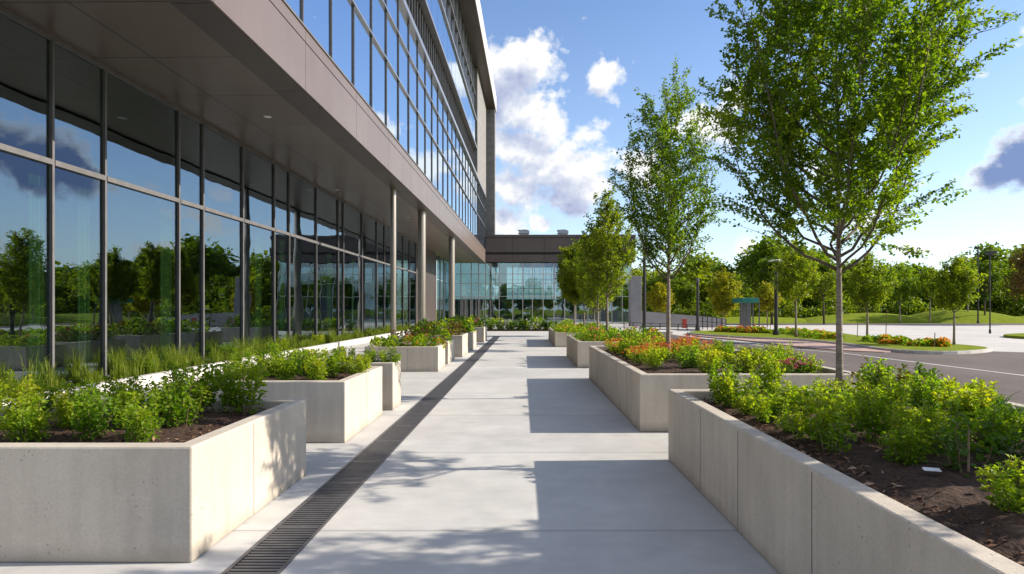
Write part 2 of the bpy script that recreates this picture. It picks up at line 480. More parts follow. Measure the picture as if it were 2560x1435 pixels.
# walkway either side of the drain
DL0, DL1, DR0, DR1 = (-1.905, -2.0), (-1.70, 36.0), (-1.545, -2.0), (-1.30, 36.0)
mb = MB()
mb.prism([(-8.3, -8), (DL0[0] - .03, -8), DL0, DL1, (DL1[0], 36.3), (-9.6, 36.3)], -.12, 0)
mb.prism([(DR0[0] - .03, -8), (KX - .15, -8), (KX - .15, 36.3), (DR1[0], 36.3), DR1, DR0], -.12, 0)
mb.prism([(-9.6, 36.305), (KX - .15, 36.305), (KX - .15, 43), (-9.6, 43)], -.12, 0)
struct(mb, 'walkway', M['pavement'])
mb = MB(); mb.prism([(-9.8, 43.02), (10.6, 43.02), (10.6, 68), (-9.8, 68)], -.12, .0)
struct(mb, 'forecourt', M['kerb'])
mb = MB(); mb.prism([(KX - .145, -8), (KX, -8), (KX, 39.0), (KX + .6, 41.5), (KX + 2.0, 43.0), (KX + 1.9, 43.01), (KX + .45, 41.6), (KX - .145, 39.05)], -.19, .012)
struct(mb, 'kerb', M['kerb'], bevel=.012)
# road, lot, island
road = [(KX + .01, -30), (70, -30), (70, 24.2), (20.5, 24.4), (17.5, 26.5), (12.0, 29.5), (10.6, 36), (10.0, 43), (KX + .01, 43)]
mb = MB(); mb.sheet(road, ZR); struct(mb, 'road', M['asphalt'])
mb = MB(); mb.sheet([(10.4, 20.0), (140, 20.0), (140, 73), (10.4, 73)], ZR - .03); struct(mb, 'parking_lot', M['lot'])
mb = MB(); mb.sheet([(16, 65.5), (140, 65.5), (140, 73.0), (16, 73.0)], ZR - .022); struct(mb, 'far_road', M['asphalt'])
# painted edge line, following the road
pts = [gp(1802, 851, ZR), gp(1900, 864, ZR), gp(2000, 874, ZR), gp(2107, 883, ZR), gp(2300, 907, ZR), gp(2560, 939, ZR), (13.0, 9.0), (13.4, 0)]
mb = MB()
for (a, b) in zip(pts[:-1], pts[1:]):
    mb.sheet([(a[0] - .06, a[1]), (b[0] - .06, b[1]), (b[0] + .06, b[1]), (a[0] + .06, a[1])], ZR + .005)
struct(mb, 'road_marking', M['white_paint'])

def rounded(poly, n=3):
    for _ in range(n):
        q = []
        for i in range(len(poly)):
            a, b = poly[i], poly[(i + 1) % len(poly)]
            q += [(a[0] * .75 + b[0] * .25, a[1] * .75 + b[1] * .25), (a[0] * .25 + b[0] * .75, a[1] * .25 + b[1] * .75)]
        poly = q
    return poly
def inset(poly, d):
    cx = sum(p[0] for p in poly) / len(poly); k = len(poly); out = []
    for i in range(k):
        a, b = Vector(poly[i - 1]), Vector(poly[(i + 1) % k]); t = (b - a).normalized()
        n = Vector((-t.y, t.x)); out.append((poly[i][0] + n.x * d, poly[i][1] + n.y * d))
    return out
isl = [gp(x, y, 0) for x, y in [(2500, 872), (2380, 880), (2230, 874), (2110, 857), (2000, 847), (1880, 843), (1760, 836), (1700, 829), (1800, 825), (1960, 823), (2060, 825), (2170, 842), (2320, 856), (2440, 863)]]
isl = rounded(isl, 2)
a = sum(isl[i][0] * isl[(i + 1) % len(isl)][1] - isl[(i + 1) % len(isl)][0] * isl[i][1] for i in range(len(isl)))
if a < 0: isl = isl[::-1]
mb = MB(); mb.prism(isl, -.2, .0); struct(mb, 'island_kerb', M['kerb'])
mb = MB(); mb.prism(inset(isl, .16), -.1, .012); struct(mb, 'island_lawn', M['grass'])
apr = [gp(x, y, -.1) for x, y in [(1720, 836), (1860, 842), (1990, 848), (2100, 858), (2210, 873), (2240, 882), (2100, 876), (1985, 866), (1880, 852), (1760, 842)]]
mb = MB(); mb.prism(rounded(apr, 2), -.19, -.085); struct(mb, 'apron', M['brick_paving'])
mb = MB(); mb.prism(rounded(inset(apr, -.22) if True else apr, 2), -.19, -.1); struct(mb, 'apron_edging', M['kerb'])
# second island at the right edge of the photo
i2 = rounded([gp(x, y, 0) for x, y in [(2480, 836), (2600, 844), (2760, 845), (2760, 834), (2600, 831)]], 2)
mb = MB(); mb.prism(i2, -.2, .0); struct(mb, 'far_island', M['grass'])

# lawn mounds beyond the lot
def mound(px0, px1, pytop, d, depth, seed):
    nx, ny = 40, 14; V = []; Fc = []
    X0, X1 = (px0 - VX) / F * d, (px1 - VX) / F * d
    H = (VY - pytop) / F * d + EYE
    for j in range(ny + 1):
        for i in range(nx + 1):
            u, v = i / nx, j / ny
            z = H * max(0, math.sin(math.pi * u)) ** .8 * math.sin(math.pi * v) ** .8 * (1 + .06 * math.sin(9 * u + seed))
            V.append((X0 + (X1 - X0) * u, d - depth / 2 + depth * v, ZR - .07 + z))
    for j in range(ny):
        for i in range(nx):
            a = j * (nx + 1) + i
            Fc.append((a, a + 1, a + nx + 2, a + nx + 1))
    m = MB(); m.v = V; m.f = Fc
    return struct(m, 'grass_mound', M['grass'], smooth=True)
mound(2270, 2520, 769, 82, 15, 0)
mound(1990, 2330, 779, 84, 13, 2)
mound(1700, 2080, 788, 88, 14, 5)
mound(2480, 2900, 781, 84, 16, 1)

# ================================================================== DRAIN
drain = empty('drain_channel', (-1.7, 3.8, 0), 'long black slotted drain channel running along the walkway beside the left planters', 'drain')
org = (-1.7, 3.8, 0)
lx = lambda y: DL0[0] + (DL1[0] - DL0[0]) * (y + 2) / 38
rx = lambda y: DR0[0] + (DR1[0] - DR0[0]) * (y + 2) / 38
mb = MB(); mb.sheet([(lx(-2), -2), (rx(-2), -2), (rx(36), 36), (lx(36), 36)], -.075); mb.build('trough', M['backing'], drain, org)
mb = MB()
for f in (lambda y: (lx(y) + .002, lx(y) + .026), lambda y: (rx(y) - .026, rx(y) - .002)):
    a, b = f(-2), f(36)
    mb.prism([(a[0], -2), (a[1], -2), (b[1], 36), (b[0], 36)], -.07, .004)
mb.build('rail', M['dark_metal'], drain, org)
mb = MB(); y = 2.6; k = 0
while y < 36:
    st = .046 if y < 14 else .09
    w = st * .60
    mb.box(lx(y) + .028, rx(y) - .028, y, y + w, -.03, -.002)
    k += 1; y += st
for y in [2.6 + 1.0 * i for i in range(34)]:
    mb.box(lx(y) + .028, rx(y) - .028, y - .02, y + .02, -.0295, -.0012)
mb.build('grate', M['dark_metal'], drain, org)

# ================================================================== PLANTERS
def chip_field(x0, x1, y0, y1, z, n, seed, size=.034):
    r = np.random.default_rng(seed)
    P = np.column_stack([r.uniform(x0, x1, n), r.uniform(y0, y1, n), z + r.uniform(.0, .02, n)])
    D = r.normal(0, 1, (n, 3)); D[:, 2] *= .3
    L = size * r.uniform(.5, 1.9, n)
    V, T = leaves(P, D, L, L * .18, fold=.1, up=2, rng=r)
    return V, T, np.repeat(r.random(n) ** 1.6, 2)

def planter(label, x0, x1, y0, y1, h, wall=.13, soil=.12, joints=(), chips=0, group='concrete planters beside the walkway', seed=1):
    root = empty('concrete_planter', ((x0 + x1) / 2, (y0 + y1) / 2, 0), label, 'planter', group)
    org = root.location
    o = bpy.data.meshes.new('box')
    m = MB()
    def ring(i, z): return [(x0 + i, y0 + i, z), (x1 - i, y0 + i, z), (x1 - i, y1 - i, z), (x0 + i, y1 - i, z)]
    m.v = ring(0, 0) + ring(0, h) + ring(wall, h) + ring(wall, .1)
    for k in range(3):
        for i in range(4):
            j = (i + 1) % 4
            m.f.append((k * 4 + i, k * 4 + j, k * 4 + 4 + j, k * 4 + 4 + i))
    m.f.append((3, 2, 1, 0)); m.f.append((12, 13, 14, 15))
    m.build('wall', M['planter'], root, org, bevel=.014)
    # shallow vertical form joints, proud of the wall by nothing: dark hairline strips sunk to 2 mm
    for (face, p) in joints:
        jm = MB()
        if face == 'y0': jm.box(p - .004, p + .004, y0 - .002, y0 + .01, .012, h - .02)
        elif face == 'x1': jm.box(x1 - .01, x1 + .002, p - .004, p + .004, .012, h - .02)
        else: jm.box(x0 - .002, x0 + .01, p - .004, p + .004, .012, h - .02)
        jm.build('form_joint', M['joint'], root, org)
    # mulch: an uneven heaped sheet inside the walls
    r = np.random.default_rng(seed)
    nx, ny = max(6, int((x1 - x0) / .09)), max(6, int((y1 - y0) / .09))
    xs = np.linspace(x0 + wall - .004, x1 - wall + .004, nx + 1); ys = np.linspace(y0 + wall - .004, y1 - wall + .004, ny + 1)
    X, Y = np.meshgrid(xs, ys)
    edge = np.minimum(np.minimum(X - xs[0], xs[-1] - X), np.minimum(Y - ys[0], ys[-1] - Y))
    Z = h - soil + .07 * np.clip(edge / .45, 0, 1) + r.normal(0, .010, X.shape)
    V = np.column_stack([X.ravel(), Y.ravel(), Z.ravel()])
    ii = (np.arange(ny)[:, None] * (nx + 1) + np.arange(nx)[None]).ravel()
    T = np.concatenate([np.column_stack([ii, ii + 1, ii + nx + 2]), np.column_stack([ii, ii + nx + 2, ii + nx + 1])])
    mo = np_mesh('mulch', V - np.array(org), T, M['mulch'], root)
    if chips:
        V, T, t = chip_field(x0 + wall, x1 - wall, y0 + wall, y1 - wall, h - soil + .04, chips, seed + 50)
        np_mesh('bark_chips', V - np.array(org), T, M['chips'], root, t)['kind'] = 'stuff'
    return root, h - soil + .05
M['joint'] = mat_simple('joint_line', (.15, .135, .12), (.22, .20, .18), 6, .9, 0)

H1 = .755
LP = {}
LP[1] = planter('nearest planter left of the drain, at the bottom left corner, with leafy green plants', -4.75, -2.14, 3.95, 6.05, H1, joints=[('x1', 4.86)], chips=2600, seed=1)
LP[2] = planter('second planter left of the drain, long sunlit wall, just behind the nearest one', -4.1, -2.17, 7.47, 9.46, H1, joints=[('x1', 8.5)], chips=1500, seed=2)
LP[3] = planter('small planter close behind the second left planter, with leaves spilling over its corner', -3.3, -2.09, 9.86, 10.5, .77, chips=300, seed=3)
LP[4] = planter('wide left planter packed with red and green flowers, fourth along the drain', -4.12, -2.19, 15.9, 17.3, .65, joints=[('y0', -3.0)], seed=4)
LP[5] = planter('left planter right behind the wide flowering one, fifth along the drain', -4.1, -2.19, 18.0, 19.7, .66, seed=5)
LP[6] = planter('left planter with bronze shrub, sixth along the drain', -4.0, -2.02, 20.6, 22.6, .74, seed=6)
LP[7] = planter('left planter seventh along the drain, last but one before the entrance', -3.9, -1.96, 24.0, 26.0, .70, seed=7)
LP[8] = planter('farthest left planter, at the far end of the drain', -3.8, -1.86, 29.6, 32.0, .74, seed=8)
RP = {}
RX = 1.59
RP[1] = planter('long nearest planter on the right of the walkway, running out of the bottom right corner', RX, 4.6, .6, 6.66, .77, joints=[('x0', 5.45), ('x0', 4.5), ('x0', 3.35)], chips=10000, seed=11)
RP[2] = planter('second right planter, long wall with panel joints and the slim tree in it', RX - .02, 4.6, 8.14, 14.4, .77, joints=[('x0', 9.2), ('x0', 10.2), ('x0', 11.3), ('x0', 12.6)], chips=2500, seed=12)
RP[3] = planter('third right planter, short and full of orange flowers', RX - .06, 4.3, 16.9, 21.2, .73, joints=[('x0', 18.6)], seed=13)
RP[4] = planter('farthest right planter, low with clipped flowers near the entrance', RX - .2, 4.0, 26.0, 32.5, .62, joints=[('x0', 28)], seed=14)

# ================================================================== SHRUBS
def shrub_geo(seed, h, w, nst, nlf, leaf, aspect=.36):
    r = np.random.default_rng(seed); st = MB(); Ps, Ds, Ts = [], [], []
    for i in range(nst):
        az = r.uniform(0, 6.28); rr = w * .5 * math.sqrt(r.uniform(.05, 1)); hh = h * r.uniform(.65, 1.05) * (1 - .25 * (rr / (w * .5)) ** 2)
        p0 = np.array([math.cos(az) * rr * .25, math.sin(az) * rr * .25, -.03]); p2 = np.array([math.cos(az) * rr, math.sin(az) * rr, hh])
        p1 = np.array([math.cos(az) * rr * .75, math.sin(az) * rr * .75, hh * .45])
        pts = bez(p0, p1, p2, 7) + r.normal(0, .006, (7, 3))
        st.tube(pts, list(np.linspace(.0055, .002, 7)), 4, cap=False)
        k = nlf // nst; s = r.uniform(.12, 1.02, k) ** .8
        # leaves sit in small sprays round the stem
        q = np.column_stack([np.interp(s * 6, range(7), pts[:, c]) for c in range(3)])
        spr = r.normal(0, 1, (k, 3)); spr[:, 2] *= .5; spr = unit(spr)
        Ps.append(q + spr * r.uniform(.0, .085, k)[:, None] * (1.1 - .5 * s)[:, None] * (h / .45))
        Ds.append(spr + np.array([0, 0, .25]) + r.normal(0, .35, (k, 3)))
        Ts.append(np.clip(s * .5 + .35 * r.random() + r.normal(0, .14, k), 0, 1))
    P = np.concatenate(Ps); D = np.concatenate(Ds); t = np.concatenate(Ts)
    P[:, 2] = np.maximum(P[:, 2], .015)
    L = leaf * r.uniform(.6, 1.35, len(P))
    V, T = leaves(P, D, L, L * aspect, up=.9, rng=r)
    return st, V, T, np.repeat(t, 2)

HOME = (0, -60, -30)
PROTO = {}
def proto_shrub(key, seed, h, w, nst, nlf, leaf, mat='leaf_shrub', bloom=None, nbloom=0, aspect=.36, name='shrub'):
    root = bpy.data.objects.new(name, None)
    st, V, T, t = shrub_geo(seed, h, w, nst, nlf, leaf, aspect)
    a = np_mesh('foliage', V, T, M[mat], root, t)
    b = st.build('stem', M['stem'], root)
    kids = [a, b]
    if bloom:
        r = np.random.default_rng(seed + 900)
        az = r.uniform(0, 6.28, nbloom); rr = w * .52 * np.sqrt(r.random(nbloom)); hz = h * (1.0 - .35 * (rr / (w * .5)) ** 2) * r.uniform(.85, 1.12, nbloom)
        cen = np.column_stack([np.cos(az) * rr, np.sin(az) * rr, hz])
        P = np.repeat(cen, 6, 0) + r.normal(0, .008, (nbloom * 6, 3)); ang = np.tile(np.arange(6) * 1.047, nbloom)
        D = np.column_stack([np.cos(ang), np.sin(ang), np.full_like(ang, .45)]) + r.normal(0, .15, (nbloom * 6, 3))
        V, T = leaves(P, D, .027, .011, up=1.5, rng=r)
        kids.append(np_mesh('blossom', V, T, M[bloom], root, np.repeat(np.repeat(r.random(nbloom), 6), 2)))
    PROTO[key] = (name, kids)
    for k in kids: C.objects.unlink(k)

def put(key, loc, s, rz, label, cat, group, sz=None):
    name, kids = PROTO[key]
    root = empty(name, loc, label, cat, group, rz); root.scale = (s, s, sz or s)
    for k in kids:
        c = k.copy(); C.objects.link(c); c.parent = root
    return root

for i in range(5):
    proto_shrub('leafy%d' % i, 100 + i, .46 + .03 * (i % 3), .46, 11, 1150, .040, 'leaf_shrub')
for i in range(3):
    proto_shrub('dense%d' % i, 140 + i, .38, .56, 16, 950, .040, 'leaf_shrub')
for i in range(2):
    proto_shrub('deep%d' % i, 160 + i, .36, .5, 14, 800, .040, 'leaf_deep')
for i in range(4):
    proto_shrub('broad%d' % i, 180 + i, .38, .58, 13, 1000, .046, 'leaf_shrub', aspect=.40)
for i in range(3):
    proto_shrub('orange%d' % i, 200 + i, .30, .58, 14, 700, .036, 'leaf_shrub', 'bloom_warm', 52, name='flowering_plant')
for i in range(2):
    proto_shrub('pink%d' % i, 220 + i, .30, .5, 12, 600, .036, 'leaf_deep', 'bloom_pink', 45, name='flowering_plant')
proto_shrub('bronze0', 240, .42, .5, 12, 600, .045, 'leaf_red')
proto_shrub('seedling0', 250, .26, .28, 5, 170, .036, 'leaf_shrub', aspect=.42)
proto_shrub('seedling1', 251, .32, .26, 4, 190, .036, 'leaf_deep', aspect=.42)

ORD = ['first', 'second', 'third', 'fourth', 'fifth', 'sixth', 'seventh', 'eighth', 'ninth', 'tenth', 'eleventh', 'twelfth', 'thirteenth']
R = random.Random(5)
def rows(prefix, planterwords, xs_list, kinds, z, group, smin=.85, smax=1.15, along='from the left'):
    """xs_list: [(row words, [(x, y), ...])]"""
    for rw, pts in xs_list:
        for i, (x, y) in enumerate(pts):
            k = R.choice(kinds); s = R.uniform(smin, smax)
            put(k, (x + R.uniform(-.05, .05), y + R.uniform(-.05, .05), z), s, R.uniform(0, 6.28),
                '%s in %s, %s, %s %s' % (prefix, planterwords, rw, ORD[i], along), 'plant', group, s * R.uniform(.9, 1.2))

z = LP[1][1]
rows('leafy yellow-green plant', 'nearest left planter', [
    ('front row', [(-4.45 + .43 * i, 4.42 + .05 * (i % 2)) for i in range(5)]),
    ('middle row', [(-4.45 + .43 * i, 4.93) for i in range(5)])], ['leafy%d' % i for i in range(5)], z, 'leafy plants in the nearest left planter', .68, .88)
rows('leafy yellow-green plant', 'nearest left planter', [
    ('back row', [(-4.45 + .42 * i, 5.5) for i in range(4)])], ['leafy%d' % i for i in range(5)], z, 'leafy plants in the nearest left planter', .66, .80)
rows('tall leafy yellow-green plant', 'nearest left planter', [
    ('back right corner', [(-2.95, 5.5), (-2.58, 5.6)])], ['leafy1', 'leafy4'], z, 'leafy plants in the nearest left planter', .98, 1.1)
z = LP[2][1]
rows('bushy green plant', 'second left planter', [
    ('front row', [(-3.85 + .40 * i, 8.0) for i in range(4)]),
    ('middle row', [(-3.85 + .38 * i, 8.5) for i in range(5)]),
    ('back row', [(-3.8 + .36 * i, 9.08) for i in range(5)])], ['leafy0', 'leafy2', 'dense0', 'dense1', 'dense2'], z, 'bushy plants in the second left planter', .68, .95)
z = LP[3][1]
rows('small spreading green plant', 'small third left planter', [('only row', [(-2.95, 10.15), (-2.55, 10.15), (-2.22, 10.1)])], ['dense0', 'dense1'], z, 'plants in the small third left planter', .75, .85)

z = RP[1][1]
rp1 = []
cols = [('walkway-side row', 2.08, [6.3, 5.9, 5.5, 5.1, 4.7, 4.35]),
        ('second row', 2.55, [6.35, 5.95, 5.5, 5.1, 4.7, 4.3, 3.9]),
        ('third row', 3.02, [6.0, 5.6, 5.15, 4.7, 4.3, 3.95, 3.6]),
        ('fourth row', 3.52, [6.15, 5.75, 5.3, 4.85, 4.4]),
        ('road-side row', 4.1, [6.3, 5.85, 5.4])]
rows('broad-leaved green shrub', 'nearest right planter', [(w, [(x, y) for y in ys]) for w, x, ys in cols], ['broad%d' % i for i in range(4)] + ['leafy1', 'dense2', 'deep1', 'leafy4'], z, 'shrubs in the nearest right planter', .48, .92, 'from far end')
for i, (x, y, k, s, w) in enumerate([(2.02, 4.0, 'seedling0', 1.0, 'small leafy seedling alone beside the planter wall, left of the white plant tag'),
                                  (2.32, 3.72, 'leafy3', .62, 'low leafy plant on bare mulch, just left of the white plant tag'),
                                  (2.56, 3.52, 'seedling1', 1.25, 'sapling on a bare brown stem right beside the white plant tag'),
                                  (2.27, 2.80, 'leafy3', .62, 'dark green sprig cut by the right edge of the photo'),
                                  (3.05, 3.35, 'leafy2', .8, 'thin leafy plant at the right edge behind the bare-stemmed sapling'),
                                  (2.75, 3.95, 'seedling0', 1.3, 'small pale seedling on dark mulch behind the white plant tag')]):
    put(k, (x, y, z - .02), s, i * 1.3, w, 'plant', 'young plants on bare mulch')
put('bronze0', (3.72, 6.35, z), 1.0, .5, 'bronze-leaved shrub right of the big tree trunk', 'plant', None)
put('pink0', (3.95, 6.1, z), .8, .9, 'pink-flowered plant right of the big tree trunk, by the bronze shrub', 'plant', None)

z = RP[2][1]
rows('rounded green shrub', 'second right planter', [
    ('near-end row', [(2.6 + .5 * i, 8.75 + .08 * (i % 2)) for i in range(4)]),
    ('slim trunk row', [(2.1 + .5 * i, 9.6) for i in range(5)]),
    ('row behind slim trunk', [(3.0 + .45 * i, 10.6) for i in range(4)])], ['dense0', 'dense1', 'dense2', 'deep0', 'leafy4'], z, 'green shrubs in the second right planter', .75, 1.0)
rows('low bedding plant', 'second right planter', [
    ('walkway-side row', [(2.05, 10.4 + .55 * i) for i in range(7)]),
    ('second row', [(2.55, 10.8 + .55 * i) for i in range(6)]),
    ('third row', [(3.1, 11.4 + .55 * i) for i in range(6)]),
    ('road-side row', [(3.7, 11.3 + .6 * i) for i in range(5)])], ['orange0', 'orange1', 'orange2', 'dense0', 'dense2'], z, 'flowering plants in the second right planter', .8, 1.05, 'from near end')
for i, x in enumerate((3.75, 3.95, 4.2)):
    put('pink%d' % (i % 2), (x - .1, 8.5 + .2 * i, z), .75, i, ['crimson-flowered plant', 'magenta-flowered plant', 'dark pink flowered plant'][i] + ' at the near road-side corner of second right planter', 'plant', 'pink flowers in the second right planter')

# flower masses in the far planters: clipped, closed carpets nobody could count
def flower_mass(label, x0, x1, y0, y1, z, n, h, mats, seed, leaf=.06, name='flower_bed'):
    r = np.random.default_rng(seed)
    root = empty(name, ((x0 + x1) / 2, (y0 + y1) / 2, z), label, 'flowers'); root['kind'] = 'stuff'
    org = np.array(root.location)
    nc = int((x1 - x0) * (y1 - y0) / .10)
    cx, cy = r.uniform(x0, x1, nc), r.uniform(y0, y1, nc); ch = h * r.uniform(.6, 1.15, nc)
    mi = r.choice(len(mats), nc, p=[w for m, w in mats])
    for k, (mn, w) in enumerate(mats):
        sel = np.where(mi == k)[0]
        if not len(sel): continue
        # every clump carries leaves; flowering ones also petals on top
        for part, base in (('foliage', 1), ('blossom', 0)):
            if part == 'blossom' and not mn.startswith('bloom'): continue
            m2 = M['leaf_shrub'] if (part == 'foliage' and mn.startswith('bloom')) else M[mn]
            c = r.choice(sel, int(n * w * (1 if base else .45)))
            d = unit(r.normal(0, 1, (len(c), 3))); d[:, 2] = np.abs(d[:, 2])
            rad = .21 * r.uniform(.3, 1, len(c)) ** .5 if base else .2
            P = np.column_stack([cx[c], cy[c], np.full(len(c), z)]) + d * np.column_stack([np.broadcast_to(rad, len(c)), np.broadcast_to(rad, len(c)), ch[c] * (1 if base else 1.08)])
            L = leaf * r.uniform(.6, 1.3, len(c)) * (1 if base else .8)
            V, T = leaves(P, d + r.normal(0, .5, d.shape), L, L * .42, rng=r)
            np_mesh(part, V - org, T, m2, root, np.repeat(r.random(len(c)), 2))
    return root
fm = [('leaf_shrub', .60), ('leaf_deep', .14), ('bloom_warm', .19), ('bloom_pink', .07)]
flower_mass('dense red and green flowers filling the wide fourth left planter', -3.95, -2.32, 16.05, 17.15, .57, 2600, .30, fm, 31)
flower_mass('pink and green flowers in the fifth left planter', -3.95, -2.3, 18.15, 19.55, .58, 2200, .38, [('leaf_shrub', .55), ('bloom_pink', .2), ('leaf_red', .25)], 32)
flower_mass('dark bronze and green shrubs in the sixth left planter', -3.85, -2.15, 20.7, 22.5, .66, 2200, .52, [('leaf_red', .4), ('leaf_deep', .3), ('leaf_shrub', .3)], 33, .08)
flower_mass('green shrubs in the seventh left planter', -3.75, -2.1, 24.1, 25.9, .62, 1800, .55, [('leaf_deep', .4), ('leaf_shrub', .6)], 34, .09)
flower_mass('green shrubs with a few red blooms in the farthest left planter', -3.65, -2.0, 29.7, 31.9, .66, 1800, .55, [('leaf_deep', .4), ('leaf_shrub', .5), ('bloom_pink', .1)], 35, .09)
flower_mass('carpet of orange flowers and green leaves in the third right planter', 1.7, 4.1, 17.05, 21.05, .65, 6500, .36, fm, 36)
flower_mass('yellow-green and orange flowers in the farthest right planter', 1.55, 3.9, 26.1, 32.3, .54, 5200, .34, [('leaf_shrub', .6), ('bloom_warm', .2), ('leaf_deep', .2)], 37, .08)
def flower_strip(label, A, B, mats, h, seed, n=5200, wid=.75, leaf=.10):
    r = np.random.default_rng(seed); A, B = np.array(A), np.array(B); D = B - A; Ln = np.linalg.norm(D); nrm = np.array([-D[1], D[0]]) / Ln
    root = empty('flower_bed', (A[0], A[1], 0), label, 'flowers'); root['kind'] = 'stuff'
    nc = int(Ln * 9); t = r.random(nc); c = A + D * t[:, None] + nrm * r.normal(0, wid * .5, nc)[:, None] - A
    ch = h * r.uniform(.55, 1.25, nc); mi = r.choice(len(mats), nc, p=[w for m, w in mats])
    for k, (mn, w) in enumerate(mats):
        sel = np.where(mi == k)[0]
        if not len(sel): continue
        for pt in ('foliage', 'blossom'):
            if pt == 'blossom' and not mn.startswith('bloom'): continue
            m2 = M['leaf_shrub'] if mn.startswith('bloom') and pt == 'foliage' else M[mn]
            q = r.choice(sel, int(n * w * (1 if pt == 'foliage' else .5))); d = unit(r.normal(0, 1, (len(q), 3))); d[:, 2] = np.abs(d[:, 2])
            f = .85 if pt == 'foliage' else 1.05
            P = np.column_stack([c[q], np.zeros(len(q))]) + d * np.column_stack([np.full(len(q), .24)] * 2 + [ch[q]]) * f
            L = leaf * r.uniform(.6, 1.3, len(q)); V, T = leaves(P, d + r.normal(0, .5, d.shape), L, L * .45, rng=r)
            np_mesh(pt, V, T, m2, root, np.repeat(r.random(len(q)), 2))
# beds on the island and along the kerb
for lab, pts, mats, hh in [
    ('bright orange flowers near the tip of the grass island', [(2180, 852), (2325, 867)], [('bloom_orange', .45), ('leaf_shrub', .55)], .30),
    ('yellow-green and orange flowers in the middle of the grass island', [(1955, 833), (2085, 848)], [('leaf_shrub', .82), ('bloom_orange', .18)], .34),
    ('red-orange flowers at the left end of the grass island', [(1790, 829), (1935, 834)], [('bloom_warm', .33), ('leaf_shrub', .67)], .36)]:
    flower_strip(lab, gp(*pts[0]), gp(*pts[1]), mats, hh, int(pts[0][0]))

# ornamental grass along the glass
def blades(P, n_per, h, spread, seed, w=.006):
    r = np.random.default_rng(seed); n = len(P) * n_per
    base = np.repeat(P, n_per, 0) + np.column_stack([r.normal(0, spread * .25, n), r.normal(0, spread * .25, n), np.zeros(n)])
    az = r.uniform(0, 6.28, n); d = np.column_stack([np.cos(az), np.sin(az), np.zeros(n)])
    hh = np.repeat(h if hasattr(h, '__len__') else np.full(len(P), h), n_per) * r.uniform(.5, 1.15, n); lean = spread * r.uniform(.1, 1.0, n) * hh / np.maximum(.01, hh.mean())
    sd = np.column_stack([-np.sin(az), np.cos(az), np.zeros(n)]); V = []
    for k, t in enumerate((0, .35, .7, 1)):
        c = base + d * (lean * t ** 1.8)[:, None] + np.array([0, 0, 1]) * (hh * (t - .28 * t ** 3))[:, None]
        ww = w * (1, .9, .6, .05)[k]
        V += [c - sd * ww, c + sd * ww]
    V = np.stack(V, 1).reshape(-1, 3); b = np.arange(n)[:, None] * 8
    T = np.concatenate([b + [2 * k, 2 * k + 1, 2 * k + 3] if q == 0 else b + [2 * k, 2 * k + 3, 2 * k + 2] for k in range(3) for q in (0, 1)], 1).reshape(-1, 3)
    return V, T, np.repeat(r.random(n), 6)

# ================================================================== MAIN BUILDING  (local axes: v to the right, u along the facade)
TH = 26.0 / F
BO = (-8.85, 12.0, 0.0)                       # base of the building, local
def b2w(v, u): return (v * math.cos(TH) + u * math.sin(TH), -v * math.sin(TH) + u * math.cos(TH))
bx, by = b2w(BO[0], BO[1])
office = empty('office_building', (bx, by, 0), 'tall glass office building with taupe overhang along the left of the walkway', 'building', None, -TH)
VF, VG, ZS = -5.2, -8.85, 6.66
U0, U1 = 4.0, 67.5
def part(mb, name, mat, **kw): return mb.build(name, M[mat], office, BO, **kw)
def pu(px, v=VG): return F * abs(v) / (1332.0 - px)

mb = MB(); mb.box(VG - .3, VF - .66, U0, U1, ZS, ZS + .3); part(mb, 'soffit', 'soffit')
# overhang beam: taupe panels with joints over a dark core
mb = MB(); mb.box(VF - .65, VF - .02, U0, U1, ZS - .035, 7.98); part(mb, 'beam_core', 'backing')
mb = MB(); js = [U0] + [5.8 + 4.0 * i for i in range(16)] + [U1]; js = [j for j in js if U0 <= j <= U1]
for a_, b_ in zip(js[:-1], js[1:]):
    mb.box(VF - .02, VF + .03, a_ + .008, b_ - .008, ZS - .05, 7.69)
    mb.box(VF - .02, VF + .03, a_ + .008, b_ - .008, 7.72, 8.0)
part(mb, 'fascia', 'fascia')
mb = MB()
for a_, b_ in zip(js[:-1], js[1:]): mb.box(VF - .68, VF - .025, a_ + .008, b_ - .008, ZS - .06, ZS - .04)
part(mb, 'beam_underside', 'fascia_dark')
mb = MB(); mb.box(VF - .5, VF + .06, U0, U1, 8.003, 8.05); part(mb, 'coping', 'mullion')
# solid upper body
mb = MB(); mb.box(-24, VF - .55, U0, U1, 8.06, 24.15); part(mb, 'upper_wall', 'interior')
mb = MB(); mb.box(-24, VF - .7, U0, U1, ZS + .32, 8.055); part(mb, 'floor_slab', 'interior')

